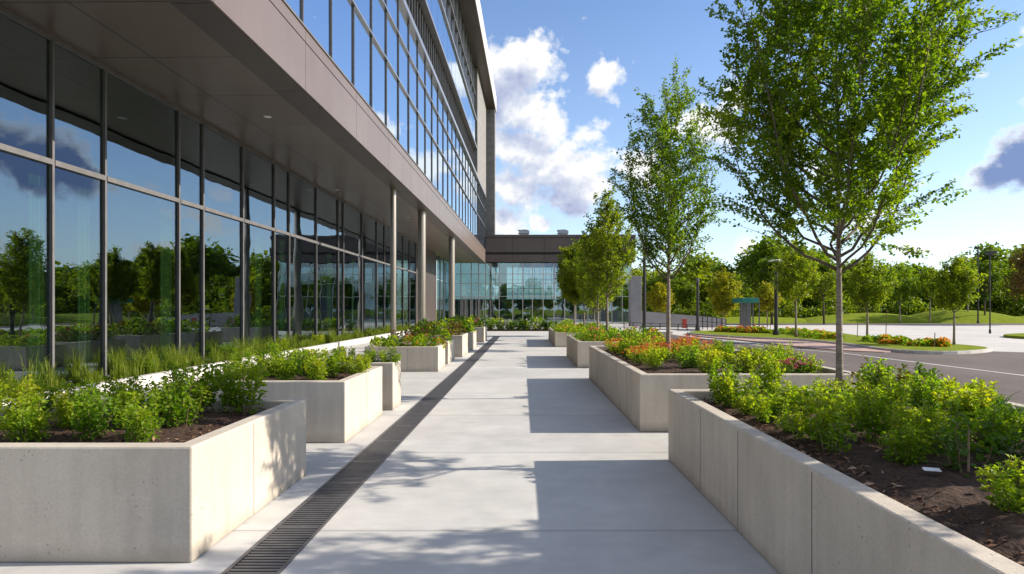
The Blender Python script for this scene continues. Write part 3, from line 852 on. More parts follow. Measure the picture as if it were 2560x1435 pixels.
# storefront
sx_ = [0, 113, 246, 435.6, 497.6, 599, 679, 717, 786, 841.5, 854.6, 902, 939, 958.5, 985, 1006, 1022, 1038]
us = [U0 + 1.5, 8.4] + [pu(x) for x in sx_[1:]]
us[2] = 11.05
ZB, ZT = .22, 4.33
def slab(v, u0, u1, z0, z1, name, mat, t=.012):
    m = MB(); m.box(v - t, v, u0, u1, z0, z1); return part(m, name, mat)
pr = random.Random(3)
def pane(v, u0, u1, z0, z1, name, mat, t=.012, jit=.0016):
    """a glass pane, each set in its frame with its own tiny out-of-plumb"""
    a, b = pr.uniform(-jit, jit), pr.uniform(-jit, jit)
    uc, zc = (u0 + u1) / 2, (z0 + z1) / 2
    vv = lambda u, z: v + a * (u - uc) + b * (z - zc)
    m = MB()
    m.v = [(vv(u, z) - w, u, z) for w in (0, t) for (u, z) in ((u0, z0), (u1, z0), (u1, z1), (u0, z1))]
    m.f = [(0, 1, 2, 3), (7, 6, 5, 4), (0, 4, 5, 1), (1, 5, 6, 2), (2, 6, 7, 3), (3, 7, 4, 0)]
    # origin in the middle of the pane so that every pane gets its own glass ripple
    return part(m, name, mat)
for a_, b_ in zip(us[:-1], us[1:]):
    if b_ - a_ < .1: continue
    pane(VG, a_ + .025, b_ - .025, ZB + .05, ZT - .04, 'glass_pane', 'glass_low')
    pane(VG, a_ + .025, b_ - .025, ZT + .04, ZS - .06, 'glass_pane', 'glass_low')
for u in us:
    mb = MB(); mb.box(VG - .10, VG + .055, u - .026, u + .026, ZB, ZS - .002); part(mb, 'mullion', 'mullion')
for z_, hgt, pr_ in ((ZB, .05, .05), (ZT, .05, .07), (ZS - .05, .045, .05)):
    mb = MB()
    for a_, b_ in zip(us[:-1], us[1:]):
        mb.box(VG - .08, VG + pr_, a_ + .027, b_ - .027, z_ - (.0 if z_ == ZB else hgt), z_ + hgt)
    part(mb, 'transom', 'mullion')
# recessed dark bay and last glass bay
mb = MB(); mb.box(VG - .5, VG - .05, us[-1] + .04, pu(1092), 0, ZS); part(mb, 'dark_wall_panel', 'fascia_dark')
ue = [pu(1092) + .02, pu(1100), pu(1109), U1 - .3]
for a_, b_ in zip(ue[:-1], ue[1:]):
    pane(VG, a_ + .03, b_ - .03, .1, ZT, 'glass_pane', 'glass_low'); pane(VG, a_ + .03, b_ - .03, ZT + .05, ZS - .05, 'glass_pane', 'glass_low')
    mb = MB(); mb.box(VG - .1, VG + .05, b_ - .03, b_ + .03, 0, ZS - .003); part(mb, 'mullion', 'silver')
# interior seen through the glass
mb = MB(); mb.box(-15, VG - .12, U0, U1 - .4, -.1, .14); part(mb, 'interior_floor', 'interior')
mb = MB(); mb.box(-15.2, -15, U0, U1 - .4, 0, ZS); part(mb, 'interior_wall', 'interior')
for i, (px, w) in enumerate([(75, .35), (195, .3), (405, .42), (640, .4), (700, .35), (820, .5), (880, .4), (930, .4), (970, .4)]):
    u = pu(px, -9.6) ; mb = MB()
    n = 14
    prof = [(-9.6 + .035 * math.sin(k * 2.4), u - w / 2 + w * k / n) for k in range(n + 1)]
    mb.prism(prof + [(p[0] - .03, p[1]) for p in reversed(prof)], .145, ZT - .1)
    part(mb, 'curtain', 'curtain')

# round columns under the overhang
for px, py, rr in ((982, 468, .12), (1054, 525, .20), (1129, 592, .22)):
    u = F * (ZS - EYE) / (VY - py); v = -(1332 - px) / F * u
    mb = MB(); mb.lathe([(rr, 0), (rr, 2.75), (rr - .006, 2.752), (rr - .006, 2.765), (rr, 2.767), (rr, ZS + .001)], v, u, 28)
    mb.lathe([(rr + .05, .001), (rr + .05, .05), (rr + .01, .07)], v, u, 28)
    part(mb, 'column', 'column', smooth=False)
    office.children[-1].data.polygons.foreach_set('use_smooth', [True] * len(office.children[-1].data.polygons))

# curtain wall above the overhang
rowsz = [(8.05, 10.6), (10.6, 12.4), (12.4, 13.95)]
cu = [11.9 + 2.0 * i for i in range(28)] + [U1 - .05]
rest = MB()
for a_, b_ in zip(cu[:-1], cu[1:]):
    for (z0, z1) in rowsz:
        if z0 > EYE + .5056 * b_ + .5: continue
        pane(VF - .1, a_ + .02, b_ - .02, z0 + .03, z1 - .03, 'window_pane', 'glass_high')
UE = 57.0
for a_, b_ in zip(cu[:-1], cu[1:]):
    if b_ > UE + .1: continue
    if EYE + .5056 * b_ + .5 > 13.95:
        pane(VF - .42, a_ + .02, b_ - .02, 14.2, 16.5, 'window_pane', 'glass_dark')
    if EYE + .5056 * b_ + .5 > 16.6: rest.box(VF - .112, VF - .1, a_ + .02, b_ - .02, 16.75, 19.1)
    if EYE + .5056 * b_ + .5 > 19.2:
        rest.box(VF - .312, VF - .3, a_ + .02, b_ - .02, 19.3, 21.6); rest.box(VF - .312, VF - .3, a_ + .02, b_ - .02, 21.7, 24.1)
o = part(rest, 'window_pane', 'glass_high'); o['kind'] = 'stuff'
for i, u in enumerate(cu):
    mb = MB(); mb.box(VF - .15, VF - .055, u - .017, u + .017, 8.051, 13.85)
    part(mb, 'mullion', 'dark_metal')
mb = MB()
for u in [c + k for c in cu for k in (0, .66, 1.33)]:
    if u < UE and EYE + .5056 * u + 2 > 14: mb.box(VF - .5, VF - .33, u - .03, u + .03, 14.12, 16.55)
part(mb, 'louvre', 'mullion')
for i, u in enumerate([c + k for c in cu for k in (0, 1.0)]):
    if u < UE and EYE + .5056 * u + 2 > 19.2 and i % 2 == 0:
        mb = MB(); mb.box(VF - .4, VF - .2, u - .03, u + .03, 19.3, 24.14); part(mb, 'mullion', 'silver')
for z_, hh, pr_, mt in ((10.6, .03, -.02, 'silver'), (12.4, .03, -.02, 'silver'), (13.98, .12, .06, 'silver'), (16.65, .09, .0, 'silver'), (19.2, .09, .0, 'silver'), (21.65, .05, -.15, 'mullion')):
    mb = MB(); mb.box(VF - .56, VF + pr_, U0, (U1 - .02) if z_ < 14.5 else UE, z_ - hh, z_ + hh); part(mb, 'transom', mt)
mb = MB(); mb.box(VF - .52, VF + .02, UE + .01, U1 - .03, 14.11, 24.16)
part(mb, 'end_wall', 'stone')
# roof canopy and its end pier
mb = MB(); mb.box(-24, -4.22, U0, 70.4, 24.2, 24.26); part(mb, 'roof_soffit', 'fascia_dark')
mb = MB(); mb.box(-24, -4.2, U0, 70.5, 24.265, 26.1); part(mb, 'roof_edge', 'roof_panel')
mb = MB(); mb.box(-5.45, -4.3, 68.9, 70.3, 9.8, 24.19); part(mb, 'pier', 'stone')
# downlights in the soffit
for px, py in ((664, 288), (841, 473), (1020, 543)):
    u = F * (ZS - EYE) / (VY - py); v = -(1332 - px) / F * u; v = max(v, -8.5)
    mb = MB(); mb.lathe([(.085, ZS - .012), (.10, ZS - .008), (.10, ZS - .001)], v, u, 20)
    w = b2w(v, u); mb2 = mb.build('downlight', M['white_plastic'], office, BO)

# kerb and planted strip along the glass
mb = MB(); mb.v = []; k0 = [b2w(-8.22, 5), b2w(-8.02, 5), b2w(-8.02, 46), b2w(-8.22, 46)]
mb.prism(k0, 0, .25); struct(mb, 'bed_kerb', M['kerb'], bevel=.015)
mb = MB(); mb.prism([b2w(-8.83, 5), b2w(-8.225, 5), b2w(-8.225, 46), b2w(-8.83, 46)], .0, .17); struct(mb, 'planting_bed', M['soil'])
r = np.random.default_rng(77); n = 480
uu = 7 + (r.random(n) ** 1.15) * 38; vv = r.uniform(-8.78, -8.30, n)
P = np.array([b2w(v, u) + (.16,) for v, u in zip(vv, uu)])
hts = np.where(r.random(n) < .22, r.uniform(.6, 1.0, n), r.uniform(.28, .52, n)) * np.where(uu > 30, .8, 1)
V, T, t = blades(P, 42, hts, .16, 78)
o = np_mesh('ornamental_grass', V, T, M['grass_blade'], None, t)
tag(o, 'strip of feathery yellow-green grasses growing along the foot of the storefront glass', 'grass', None, 'stuff')
# a few leafy plants among the grasses
for i, u in enumerate((9.6, 13.3, 16.8, 20.4, 24.0)):
    x, y = b2w(-8.5, u)
    put('leafy%d' % i, (x, y, .16), 1.1, i, 'leafy plant among grasses at the storefront glass, %s from the left' % ORD[i], 'plant', 'leafy plants at the storefront glass')

# ================================================================== ENTRANCE WING
WY = 67.6
WO = (4.0, WY, 0)
wing = empty('entrance_building', WO, 'low glass entrance building with dark taupe roof band at the far end of walkway', 'building')
def wpart(mb, name, mat, **kw): return mb.build(name, M[mat] if isinstance(mat, str) else mat, wing, WO, **kw)
S = 67.5 / F
wx = lambda px: (px - VX) * S
wz = lambda py: EYE + (VY - py) * S
WX0, WX1 = wx(1214), wx(1578)
mb = MB(); mb.box(WX0, WX1 + .3, WY - .85, WY + 9, wz(655), wz(592)); wpart(mb, 'roof_core', 'backing')
mb = MB(); jx = [WX0] + [wx(p) for p in (1282, 1360, 1438, 1516)] + [WX1 + .3]
for a_, b_ in zip(jx[:-1], jx[1:]):
    mb.box(a_ + .015, b_ - .015, WY - .95, WY - .851, wz(632), wz(597)); mb.box(a_ + .015, b_ - .015, WY - .92, WY - .851, wz(656), wz(638))
wpart(mb, 'fascia', 'fascia_dark')
mb = MB(); mb.box(WX0 - .0, WX1 + .35, WY - 1.0, WY + 9.05, wz(596) , wz(589)); wpart(mb, 'coping', 'fascia_dark')
mb = MB(); mb.box(WX0, WX1 + .3, WY - .93, WY - .852, wz(637.5), wz(632.5)); wpart(mb, 'joint_band', 'backing')
wm = [-8.7, wx(1152), wx(1178), wx(1196), wx(1214), wx(1248), wx(1282), wx(1307), wx(1331), wx(1358), wx(1385), wx(1412), wx(1440), wx(1470), wx(1500), wx(1530), wx(1556), WX1]
hz = [0.02, wz(741), wz(708), wz(685), wz(656) + .02]
for i, (a_, b_) in enumerate(zip(wm[:-1], wm[1:])):
    for j, (z0, z1) in enumerate(zip(hz[:-1], hz[1:])):
        m = MB(); m.box(a_ + .04, b_ - .04, WY - .006, WY + .006, z0 + .04, z1 - .04)
        wpart(m, 'glass_pane', 'glass_wing')
for x in wm:
    mb = MB(); mb.box(x - .045, x + .045, WY - .07, WY + .07, 0, hz[-1]); wpart(mb, 'mullion', 'silver')
for z_ in hz[1:-1]:
    mb = MB()
    for a_, b_ in zip(wm[:-1], wm[1:]): mb.box(a_ + .046, b_ - .046, WY - .05, WY + .05, z_ - .035, z_ + .035)
    wpart(mb, 'transom', 'silver')
# entrance doors
for i, px in enumerate((1160, 1172, 1186, 1204)):
    x0 = wx(px - 5.2); x1 = wx(px + 5.2); m = MB(); y0, y1 = WY - .16, WY - .09; zt = wz(744)
    for bx_ in ((x0, x0 + .07, 0.02, zt), (x1 - .07, x1, 0.02, zt), (x0 + .07, x1 - .07, 0.02, .2), (x0 + .07, x1 - .07, zt - .09, zt)):
        m.box(bx_[0], bx_[1], y0, y1, bx_[2], bx_[3])
    d = wpart(m, 'door', 'silver')
    m = MB(); hx = x1 - .12 if i % 2 == 0 else x0 + .12
    m.tube([(hx, y0 - .06, .9), (hx, y0 - .06, 1.5)], .018, 8)
    h_ = m.build('handle', M['silver'], d, WO)
# interior of the lobby: floor, a back wall of glass with mullions, stair core
mb = MB(); mb.box(-8.6, WX1, WY + .1, WY + 9, -.05, .01); wpart(mb, 'lobby_floor', 'kerb')
mb = MB(); mb.box(-8.6, WX1, WY + 8.9, WY + 9.0, 0, wz(745)); wpart(mb, 'back_wall', 'interior')
mb = MB()
for x in [WX0 + .7 * i for i in range(24)]: mb.box(x - .03, x + .03, WY + 8.9, WY + 9, wz(744.5), hz[-1])
for z_ in [wz(730), wz(715), wz(700), wz(690)]: mb.box(WX0, WX1, WY + 8.86, WY + 8.89, z_ - .03, z_ + .03)
wpart(mb, 'back_glazing_grid', 'interior')
mb = MB(); mb.box(wx(1242), wx(1262), WY + 5, WY + 7, 0.011, hz[-1]); wpart(mb, 'lobby_core', 'pylon')
mb = MB(); mb.box(wx(1222), wx(1226), WY + 2, WY + 2.3, 0.011, hz[-1]); mb.box(wx(1386), wx(1390), WY + 2, WY + 2.3, 0.011, hz[-1]); wpart(mb, 'lobby_column', 'pylon')
# concrete end pier of the wing
mb = MB(); mb.box((1577 - VX) / F * 56, (1604 - VX) / F * 56, 56, 57.2, -.19, EYE + (VY - 690) / F * 56)
o = mb.build('concrete_pier', M['pylon'], org=(9.9, 56, -.19), bevel=.02)
tag(o, 'square grey concrete pier behind the tree row, at the right end of the entrance building', 'pier')
# roof vents
for i, px in enumerate((1311, 1408)):
    x = wx(px) * 1.04; y = WY + 2.5; z0 = wz(589)
    v = empty('roof_vent', (x, y, z0), ['left one of two hooded metal roof vents on the entrance building', 'right hooded metal roof vent, next to the tree crowns on the entrance roof'][i], 'vent', 'roof vents on the entrance building')
    m = MB(); m.box(x - .62, x + .62, y - .4, y + .4, z0, z0 + .14); m.box(x - .5, x + .5, y - .32, y + .32, z0 + .14, z0 + .5); m.build('base', M['galv'], v, (x, y, z0), bevel=.02)
    m = MB(); pf = [(-.72, .5), (.55, .5), (.60, .72), (.45, .9), (.1, .98), (-.75, .92), (-.55, .75)]
    n0 = len(m.v); m.v = [(x + a, y - .42, z0 + b) for a, b in pf] + [(x + a, y + .42, z0 + b) for a, b in pf]; kk = len(pf)
    m.f = [tuple(range(kk)), tuple(range(2 * kk - 1, kk - 1, -1))] + [(i_, i_ + kk, (i_ + 1) % kk + kk, (i_ + 1) % kk) for i_ in range(kk)]
    m.build('hood', M['galv'], v, (x, y, z0), bevel=.02)

# planted bed across the end of the walkway
mb = MB(); mb.prism([(-4.3, 44.3), (6.2, 44.3), (6.2, 47.2), (-4.3, 47.2)], -.05, .06); struct(mb, 'far_bed', M['mulch'])
for i in range(11):
    k = ['deep0', 'deep1', 'dense0', 'leafy1'][i % 4]
    put(k, (-3.9 + .72 * i, 45.0 + .5 * (i % 2), .05), 2.0 + .5 * ((i * 7) % 3) / 2, i, 'dark green shrub in the bed before the entrance glass, %s from the left' % ORD[i], 'plant', 'shrubs before the entrance')
flower_mass('white flowers between the green shrubs in front of the entrance glass', -1.8, 2.2, 44.4, 45.0, .05, 900, .75, [('bloom_white', .35), ('leaf_deep', .65)], 55, .14)

# ================================================================== TREES
grp = 'street trees in the right planters'
T1 = [(1.9, .35), (2.3, .8), (2.7, 1.04), (3.4, 1.17), (4.3, 1.17), (5.0, 1.05), (5.8, .7), (6.6, .12)]
off = .62
sh = lambda env: [(z - off, r_) for z, r_ in env]
street_tree(21, 6.0, 1.40, sh(T1), .041, 50, 25, 84000, .042, (3.34, 6.42, .62), 'largest young tree, slim grey trunk in nearest right planter, crown filling upper right', M['leaf_tree'], grp, .4)
T2 = [(2.1, .25), (2.7, .56), (3.4, .76), (4.2, .80), (5.0, .70), (5.6, .42), (6.1, .12)]
street_tree(22, 5.45, 1.5, sh(T2), .046, 38, 18, 24000, .050, (2.70, 11.3, .62), 'second young tree from the camera, tall narrow crown, in the second right planter', M['leaf_tree'], grp, 1.0)
T3 = [(1.9, .3), (2.5, .75), (3.4, .95), (4.3, .8), (5.0, .4), (5.5, .1)]
street_tree(23, 4.9, 1.35, sh(T3), .05, 28, 13, 11500, .08, (2.72, 19.6, .6), 'third young tree, yellow-green crown merging with the row, in the third right planter', M['leaf_tree_yellow'], grp, 2.0)
street_tree(24, 4.9, 1.5, sh(T3), .05, 28, 13, 11500, .085, (2.95, 23.8, .0), 'yellow-tinged tree standing between the third and farthest right planters', M['leaf_tree_yellow'], grp, 3.0)
T5 = [(1.4, .3), (2.0, .9), (2.8, 1.1), (3.6, .9), (4.2, .2)]
street_tree(25, 3.9, 1.25, sh(T5), .05, 28, 12, 13000, .10, (2.9, 28.6, .52), 'short yellow-green tree in the near half of the farthest right planter', M['leaf_tree_yellow'], grp, 4.0)
street_tree(26, 4.6, 1.35, sh(T3), .05, 28, 12, 13000, .11, (2.7, 31.6, .52), 'tree at the far end of the farthest right planter', M['leaf_tree_yellow'], grp, 5.0)
street_tree(27, 5.4, 1.4, sh(T3), .05, 28, 12, 12000, .12, (4.3, 36.5, .0), 'last tree of the planter row, in front of the entrance glass', M['leaf_tree_yellow'], grp, .0)
street_tree(28, 4.4, 1.5, [(1.7, .35), (2.2, .85), (2.9, 1.1), (3.5, .95), (4.1, .5), (4.5, .1)], .046, 28, 14, 16000, .06, (5.5, 3.75, .0), 'young tree just outside the right edge, shading the nearest planter', M['leaf_tree'], grp, 1.5)

# ---- trees across the road
def far_tree_geo(seed, H, hw, trunk, n, leaf, nclump=26):
    r = np.random.default_rng(seed)
    c = unit(r.normal(0, 1, (nclump, 3))) * (r.random((nclump, 1)) ** .36)
    zc = (H + trunk) / 2; hz_ = (H - trunk) / 2
    c = c * [hw * .8, hw * .8, hz_ * .86] + [0, 0, zc]
    k = 1 - .5 * np.clip((c[:, 2] - zc) / hz_, 0, 1); c[:, :2] *= k[:, None]
    lobe = 1 + .28 * np.sin(np.arctan2(c[:, 1], c[:, 0]) * 3 + seed) * r.uniform(.3, 1, nclump); c[:, :2] *= lobe[:, None]
    cr = hw * r.uniform(.15, .38, nclump)
    i = r.choice(nclump, n, p=cr ** 2 / (cr ** 2).sum())
    d = unit(r.normal(0, 1, (n, 3)))
    P = c[i] + d * (cr[i] * r.uniform(.2, 1.3, n))[:, None] * [1, 1, .8]
    n = len(P); L = leaf * r.uniform(.6, 1.4, n)
    V, T = leaves(P, d + r.normal(0, .6, (n, 3)), L, L * .45, rng=r)
    t = np.clip(.55 * r.random(nclump)[i] + .45 * r.random(n), 0, 1)
    tr = MB(); tr.tube([(0, 0, 0), (.02 * hw, 0, trunk), (0, .03 * hw, zc), (0, 0, H * .85)], [.035 * H * .35 + .02, .03 * H * .3 + .015, .02 * H * .3, .01], 7)
    for q in range(9):
        e = c[q]; z0 = trunk + (zc - trunk) * r.uniform(0, .9)
        tr.tube([(0, 0, z0), (e[0] * .5, e[1] * .5, (z0 + e[2]) / 2 - .05 * H), tuple(e)], [.008 * H, .006 * H, .003 * H], 5, cap=False)
    return tr, V, T, np.repeat(t, 2)

def far_tree(seed, px, base_y, top_y, hw_px, trunk_frac, n, mat, label, group, zb=-.12, leaf=.16):
    d = F * (EYE - zb) / (base_y - VY); x = (px - VX) / F * d
    H = (VY - top_y) / F * d + EYE - zb; hw = hw_px / F * d
    root = empty('lawn_tree', (x, d, zb), label, 'tree', group, seed * 1.1)
    tr, V, T, t = far_tree_geo(seed, H, hw, H * trunk_frac, n, leaf)
    tr.build('trunk', M['limb'], root, smooth=True); np_mesh('crown', V, T, M[mat], root, t)
    return root
G = 'trees across the road'
def young_tree(seed, px, base_y, top_y, hw_px, fork, n, leaf, mat, label, zb=0.0):
    d = F * (EYE - zb) / (base_y - VY); x = (px - VX) / F * d
    H = (VY - top_y) / F * d + EYE - zb; hw = hw_px / F * d * .8; fk = fork * H
    env = [(fk, hw * .3), (fk + .14 * H, hw * .8), (fk + .28 * H, hw), (.75 * H, hw * .9), (.88 * H, hw * .55), (H, .1)]
    o = street_tree(seed, H, fk, env, .014 * H, 26, 11, n, leaf, (x, d, zb), label, M[mat], G, seed * 1.0); o.name = 'young_tree'
    return o
young_tree(341, 1990, 843, 604, 72, .34, 7000, .13, 'leaf_tree_yellow', 'young tree at the left part of the grass island, partly behind the big trunk')
young_tree(342, 2168, 851, 630, 76, .32, 7000, .12, 'leaf_tree_yellow', 'young tree in the middle of the grass island, just right of the big trunk')
young_tree(343, 2385, 862, 640, 66, .36, 7000, .11, 'leaf_tree_yellow', 'young tree near the tip of the grass island')
young_tree(344, 1808, 822, 672, 54, .2, 7000, .18, 'leaf_gold', 'golden yellow tree beside the teal-roofed shelter', -.12)
young_tree(345, 1918, 815, 706, 36, .3, 5000, .18, 'leaf_gold', 'small golden tree right of the teal-roofed shelter', -.12)
young_tree(346, 1648, 812, 708, 46, .28, 5000, .2, 'leaf_gold', 'yellowish tree behind the ramp wall, left of the lamp post', -.12)
young_tree(347, 2325, 807, 668, 38, .4, 5000, .2, 'leaf_tree_yellow', 'slim tree in front of the grass mound', -.12)
young_tree(348, 2420, 805, 640, 50, .3, 6000, .2, 'leaf_tree_yellow', 'bright green tree behind the young tree at the island tip', -.12)
young_tree(349, 2250, 807, 655, 52, .3, 6000, .2, 'leaf_tree', 'full green tree at the left foot of the grass mound', -.12)
for a in [
    (307, 1705, 808, 692, 44, .25, 2600, 'leaf_far', 'dark green tree behind the ramp wall', -.12, .22),
    (309, 2462, 806, 650, 42, .35, 2600, 'leaf_far', 'tree on the right behind the two tall light masts', -.12, .22),
    (311, 2060, 810, 640, 55, .3, 2800, 'leaf_far', 'dense tree right behind the big trunk, across the lot', -.12, .22),
    (312, 1930, 810, 628, 50, .28, 2800, 'leaf_far', 'tall tree behind the lamp post with the flat white head', -.12, .24),
    (313, 2590, 812, 598, 70, .2, 3000, 'leaf_red', 'brownish tree cut by the right edge of the photo', -.12, .24)]:
    far_tree(a[0], a[1], a[2], a[3], a[4], a[5], int(a[6]*1.6), a[7], a[8], G, a[9], a[10])

# far wood: one closed mass of trees
def top_px(px):
    return np.interp(px, [1500, 1700, 1790, 1850, 1930, 2000, 2100, 2230, 2300, 2380, 2450, 2560, 2700, 3200], [690, 665, 650, 690, 605, 640, 655, 650, 690, 670, 650, 620, 600, 560])
protos = [far_tree_geo(400 + i, 1.0, .40, .04, 3600, .042, 40) for i in range(6)]
pl, tv = [], MB()
r = np.random.default_rng(9); spots = []
for row, Y in enumerate((96, 104, 113)):
    for X in np.arange(12, 150, 4.2):
        x = X + r.uniform(-1.6, 1.6); y = Y + r.uniform(-3, 3)
        px = VX + F * x / y
        H = ((VY - top_px(px)) / F * y + EYE) * r.uniform(.82, 1.26)
        spots.append((x, y, H))
for X in np.arange(-60, 60, 6): spots.append((X + r.uniform(-3, 3), -42 + r.uniform(-5, 5), r.uniform(9, 13)))
for i, (x, y, H) in enumerate(spots):
    tr, V, T, t = protos[i % 6]; a = r.uniform(0, 6.28); c_, s_ = math.cos(a), math.sin(a)
    w = H * r.uniform(.85, 1.3)
    W = np.column_stack([(V[:, 0] * c_ - V[:, 1] * s_) * w + x, (V[:, 0] * s_ + V[:, 1] * c_) * w + y, V[:, 2] * H - .15])
    pl.append((W, T, np.clip(t * .5 + r.uniform(0, .6), 0, 1)))
    tv.tube([(x, y, -.19), (x, y, H * .5)], [.02 * H, .01 * H], 5)
V, T, t = merge(pl)
wood = empty('woodland', (45, 100, -.19), 'dark green wood closing the view beyond the parking lot', 'wood'); wood['kind'] = 'stuff'
np_mesh('foliage', V - np.array([45, 100, -.19]), T, M['leaf_far'], wood, t); tv.build('trunks', M['limb'], wood, (45, 100, -.19))
# undergrowth along the wood edge
n = 26000; X = r.uniform(12, 150, n); Y = 91 + r.normal(0, 1.2, n) + 1.5 * np.sin(X * .4)
P = np.column_stack([X, Y, r.uniform(0, 1, n) ** 1.1 * (2.6 + 1.1 * np.sin(X * .7))])
V, T = leaves(P, r.normal(0, 1, (n, 3)), .4, .18, rng=r)
o = np_mesh('undergrowth', V, T, M['leaf_far'], None, np.repeat(r.random(n), 2))
tag(o, 'dark undergrowth along the edge of the far wood behind the grass mounds', 'bushes', None, 'stuff')

# ================================================================== STREET FURNITURE
def lamp(px, base_y, top_y, w_px, label, zb, head):
    d = F * (EYE - zb) / (base_y - VY); x = (px - VX) / F * d; H = (VY - top_y) / F * d + EYE - zb; rr = max(.03, w_px / 2 / F * d)
    root = empty('street_lamp', (x, d, zb), label, 'street lamp', 'lamp posts beyond the walkway')
    m = MB(); m.lathe([(rr * 1.7, 0), (rr * 1.7, .25), (rr * 1.05, .3), (rr, H * .97), (rr * .8, H)], 0, 0, 12); m.build('pole', M['black_metal'], root, smooth=False)
    if head == 'cap':
        m = MB(); m.lathe([(rr * 1.25, H), (rr * 1.35, H + .22), (rr * .6, H + .27)], 0, 0, 12); m.build('lamp_head', M['dark_metal'], root)
    elif head == 'flat':
        m = MB(); m.lathe([(rr * 1.2, H), (rr * 1.3, H + .10), (.04, H + .12)], 0, 0, 12); m.build('collar', M['black_metal'], root)
        m = MB(); m.lathe([(.08, H + .12), (.42, H + .16), (.46, H + .19), (.34, H + .25), (.05, H + .29)], 0, 0, 20); m.build('lamp_head', M['white_plastic'], root)
    else:
        m = MB(); m.box(-.22, .22, -.04, .04, H - .05, H + .02); m.build('arm', M['black_metal'], root)
        for sx in (-.12,) if px < 2460 else (.05,):
            m = MB(); m.prism([(sx - .24, -.2), (sx + .24, -.2), (sx + .24, .2), (sx - .24, .2)], H + .035, H + .22); m.build('lamp_head', M['black_metal'], root, bevel=.02)
    return root
lamp(1611, 846, 640, 8, 'black lamp post behind the planter flowers, half hidden in the second tree', 0, 'cap')
lamp(1744, 827, 704, 7, 'short black lamp post at the kerb beside the ramp fence', ZR, 'cap')
lamp(1940, 838, 660, 9, 'black lamp post with flat white head on the grass island', 0, 'flat')
lamp(2445, 808, 622, 3.4, 'tall light mast with a boxy head, left one of two beyond the lot', ZR, 'box')
lamp(2475, 834, 636, 3, 'thin light mast on the far island, right one of two', 0, 'box')

# ramp wall with dark fence, left of the golden tree
def wall_at(px, y, d): return ((px - VX) / F * d, EYE + (VY - y) / F * d)
d = 58.0; m = MB()
a, b = wall_at(1606, 778, d), wall_at(1815, 796, d)
m.v = [(a[0], d, -.19), (b[0], d, -.19), (b[0], d, b[1]), (a[0], d, a[1]), (a[0], d + .3, -.19), (b[0], d + .3, -.19), (b[0], d + .3, b[1]), (a[0], d + .3, a[1])]
m.f = [(0, 1, 2, 3), (5, 4, 7, 6), (3, 2, 6, 7), (0, 4, 5, 1), (1, 5, 6, 2), (4, 0, 3, 7)]
tag(m.build('retaining_wall', M['pylon'], org=(a[0], d, -.19), ), 'pale grey ramp wall sloping down to the right behind the short lamp post', 'wall')
def railing(px0, px1, ya, yb, d, n, label, cat='fence'):
    (xa, za), (xb, zb) = wall_at(px0, ya, d), wall_at(px1, yb, d)
    root = empty('metal_fence', (xa, d, -.15), label, cat); o_ = (xa, d, -.15)
    for i in range(n + 1):
        t = i / n; x = xa + (xb - xa) * t; zt = za + (zb - za) * t
        p = MB(); p.box(x - .03, x + .03, d - .03, d + .03, -.19, zt); p.build('post', M['black_metal'], root, o_)
    for f in (.0, .45, .85):
        p = MB(); h0 = za - (za + .1) * f; h1 = zb - (zb + .1) * f
        p.tube([(xa, d - .05, h0), (xb, d - .05, h1)], .022, 6); p.build('rail', M['black_metal'], root, o_)
    return root
railing(1745, 1815, 786, 798, 52, 6, 'black railing of thin posts right of the short lamp post')
railing(1560, 1740, 806, 812, 49, 8, 'low dark railing in front of the pale ramp wall')
# red utility cabinet in front of the ramp wall
x = (1711 - VX) / F * 56; m = MB(); m.box(x - .19, x + .19, 55.85, 56.15, -.19, .62); m.box(x - .22, x + .22, 55.82, 56.18, .62, .68)
tag(m.build('utility_cabinet', M['red'], org=(x, 56, -.19), bevel=.02), 'small red box standing before the pale ramp wall', 'cabinet')
# teal-roofed shelter
d = 50.0; sxx = lambda px: (px - VX) / F * d; szz = lambda py: EYE + (VY - py) / F * d
sh_ = empty('shelter', (sxx(1865), d, -.15), 'small shelter with a bright teal roof band between two golden trees', 'shelter'); o_ = (sxx(1865), d, -.15)
m = MB(); m.box(sxx(1846), sxx(1886), d - 1, d + 1.5, szz(757), szz(745)); m.build('roof', M['teal'], sh_, o_, bevel=.03)
for px in (1844, 1858, 1873, 1888):
    m = MB(); m.box(sxx(px) - .035, sxx(px) + .035, d - .9, d - .78, -.15, szz(757) - .001); m.build('post', M['dark_metal'], sh_, o_)
m = MB(); m.box(sxx(1860), sxx(1888), d + .9, d + 1.0, -.15, szz(757) - .002); m.build('back_wall', M['dark_metal'], sh_, o_)
# wooden stakes and young guards on the island
for i, (px, y0, y1) in enumerate([(2143, 843, 805), (2214, 850, 770), (2336, 868, 832), (1918, 833, 793), (1925, 833, 792)]):
    d = F * EYE / (y0 - VY); x = (px - VX) / F * d; h = (y0 - y1) / F * d
    m = MB(); m.tube([(x, d, -.02), (x + .04 * h, d, h)], [.022, .018], 6)
    tag(m.build('tree_stake', M['stake'], org=(x, d, 0)), ['short thin stake on the island lawn just right of the big trunk', 'tall thin stake beside the middle island tree', 'short leaning stake left of the tree at the island tip', 'left of two reddish posts by the red-orange flowers', 'right of two reddish posts by the red-orange flowers'][i], 'stake', 'stakes on the grass island')

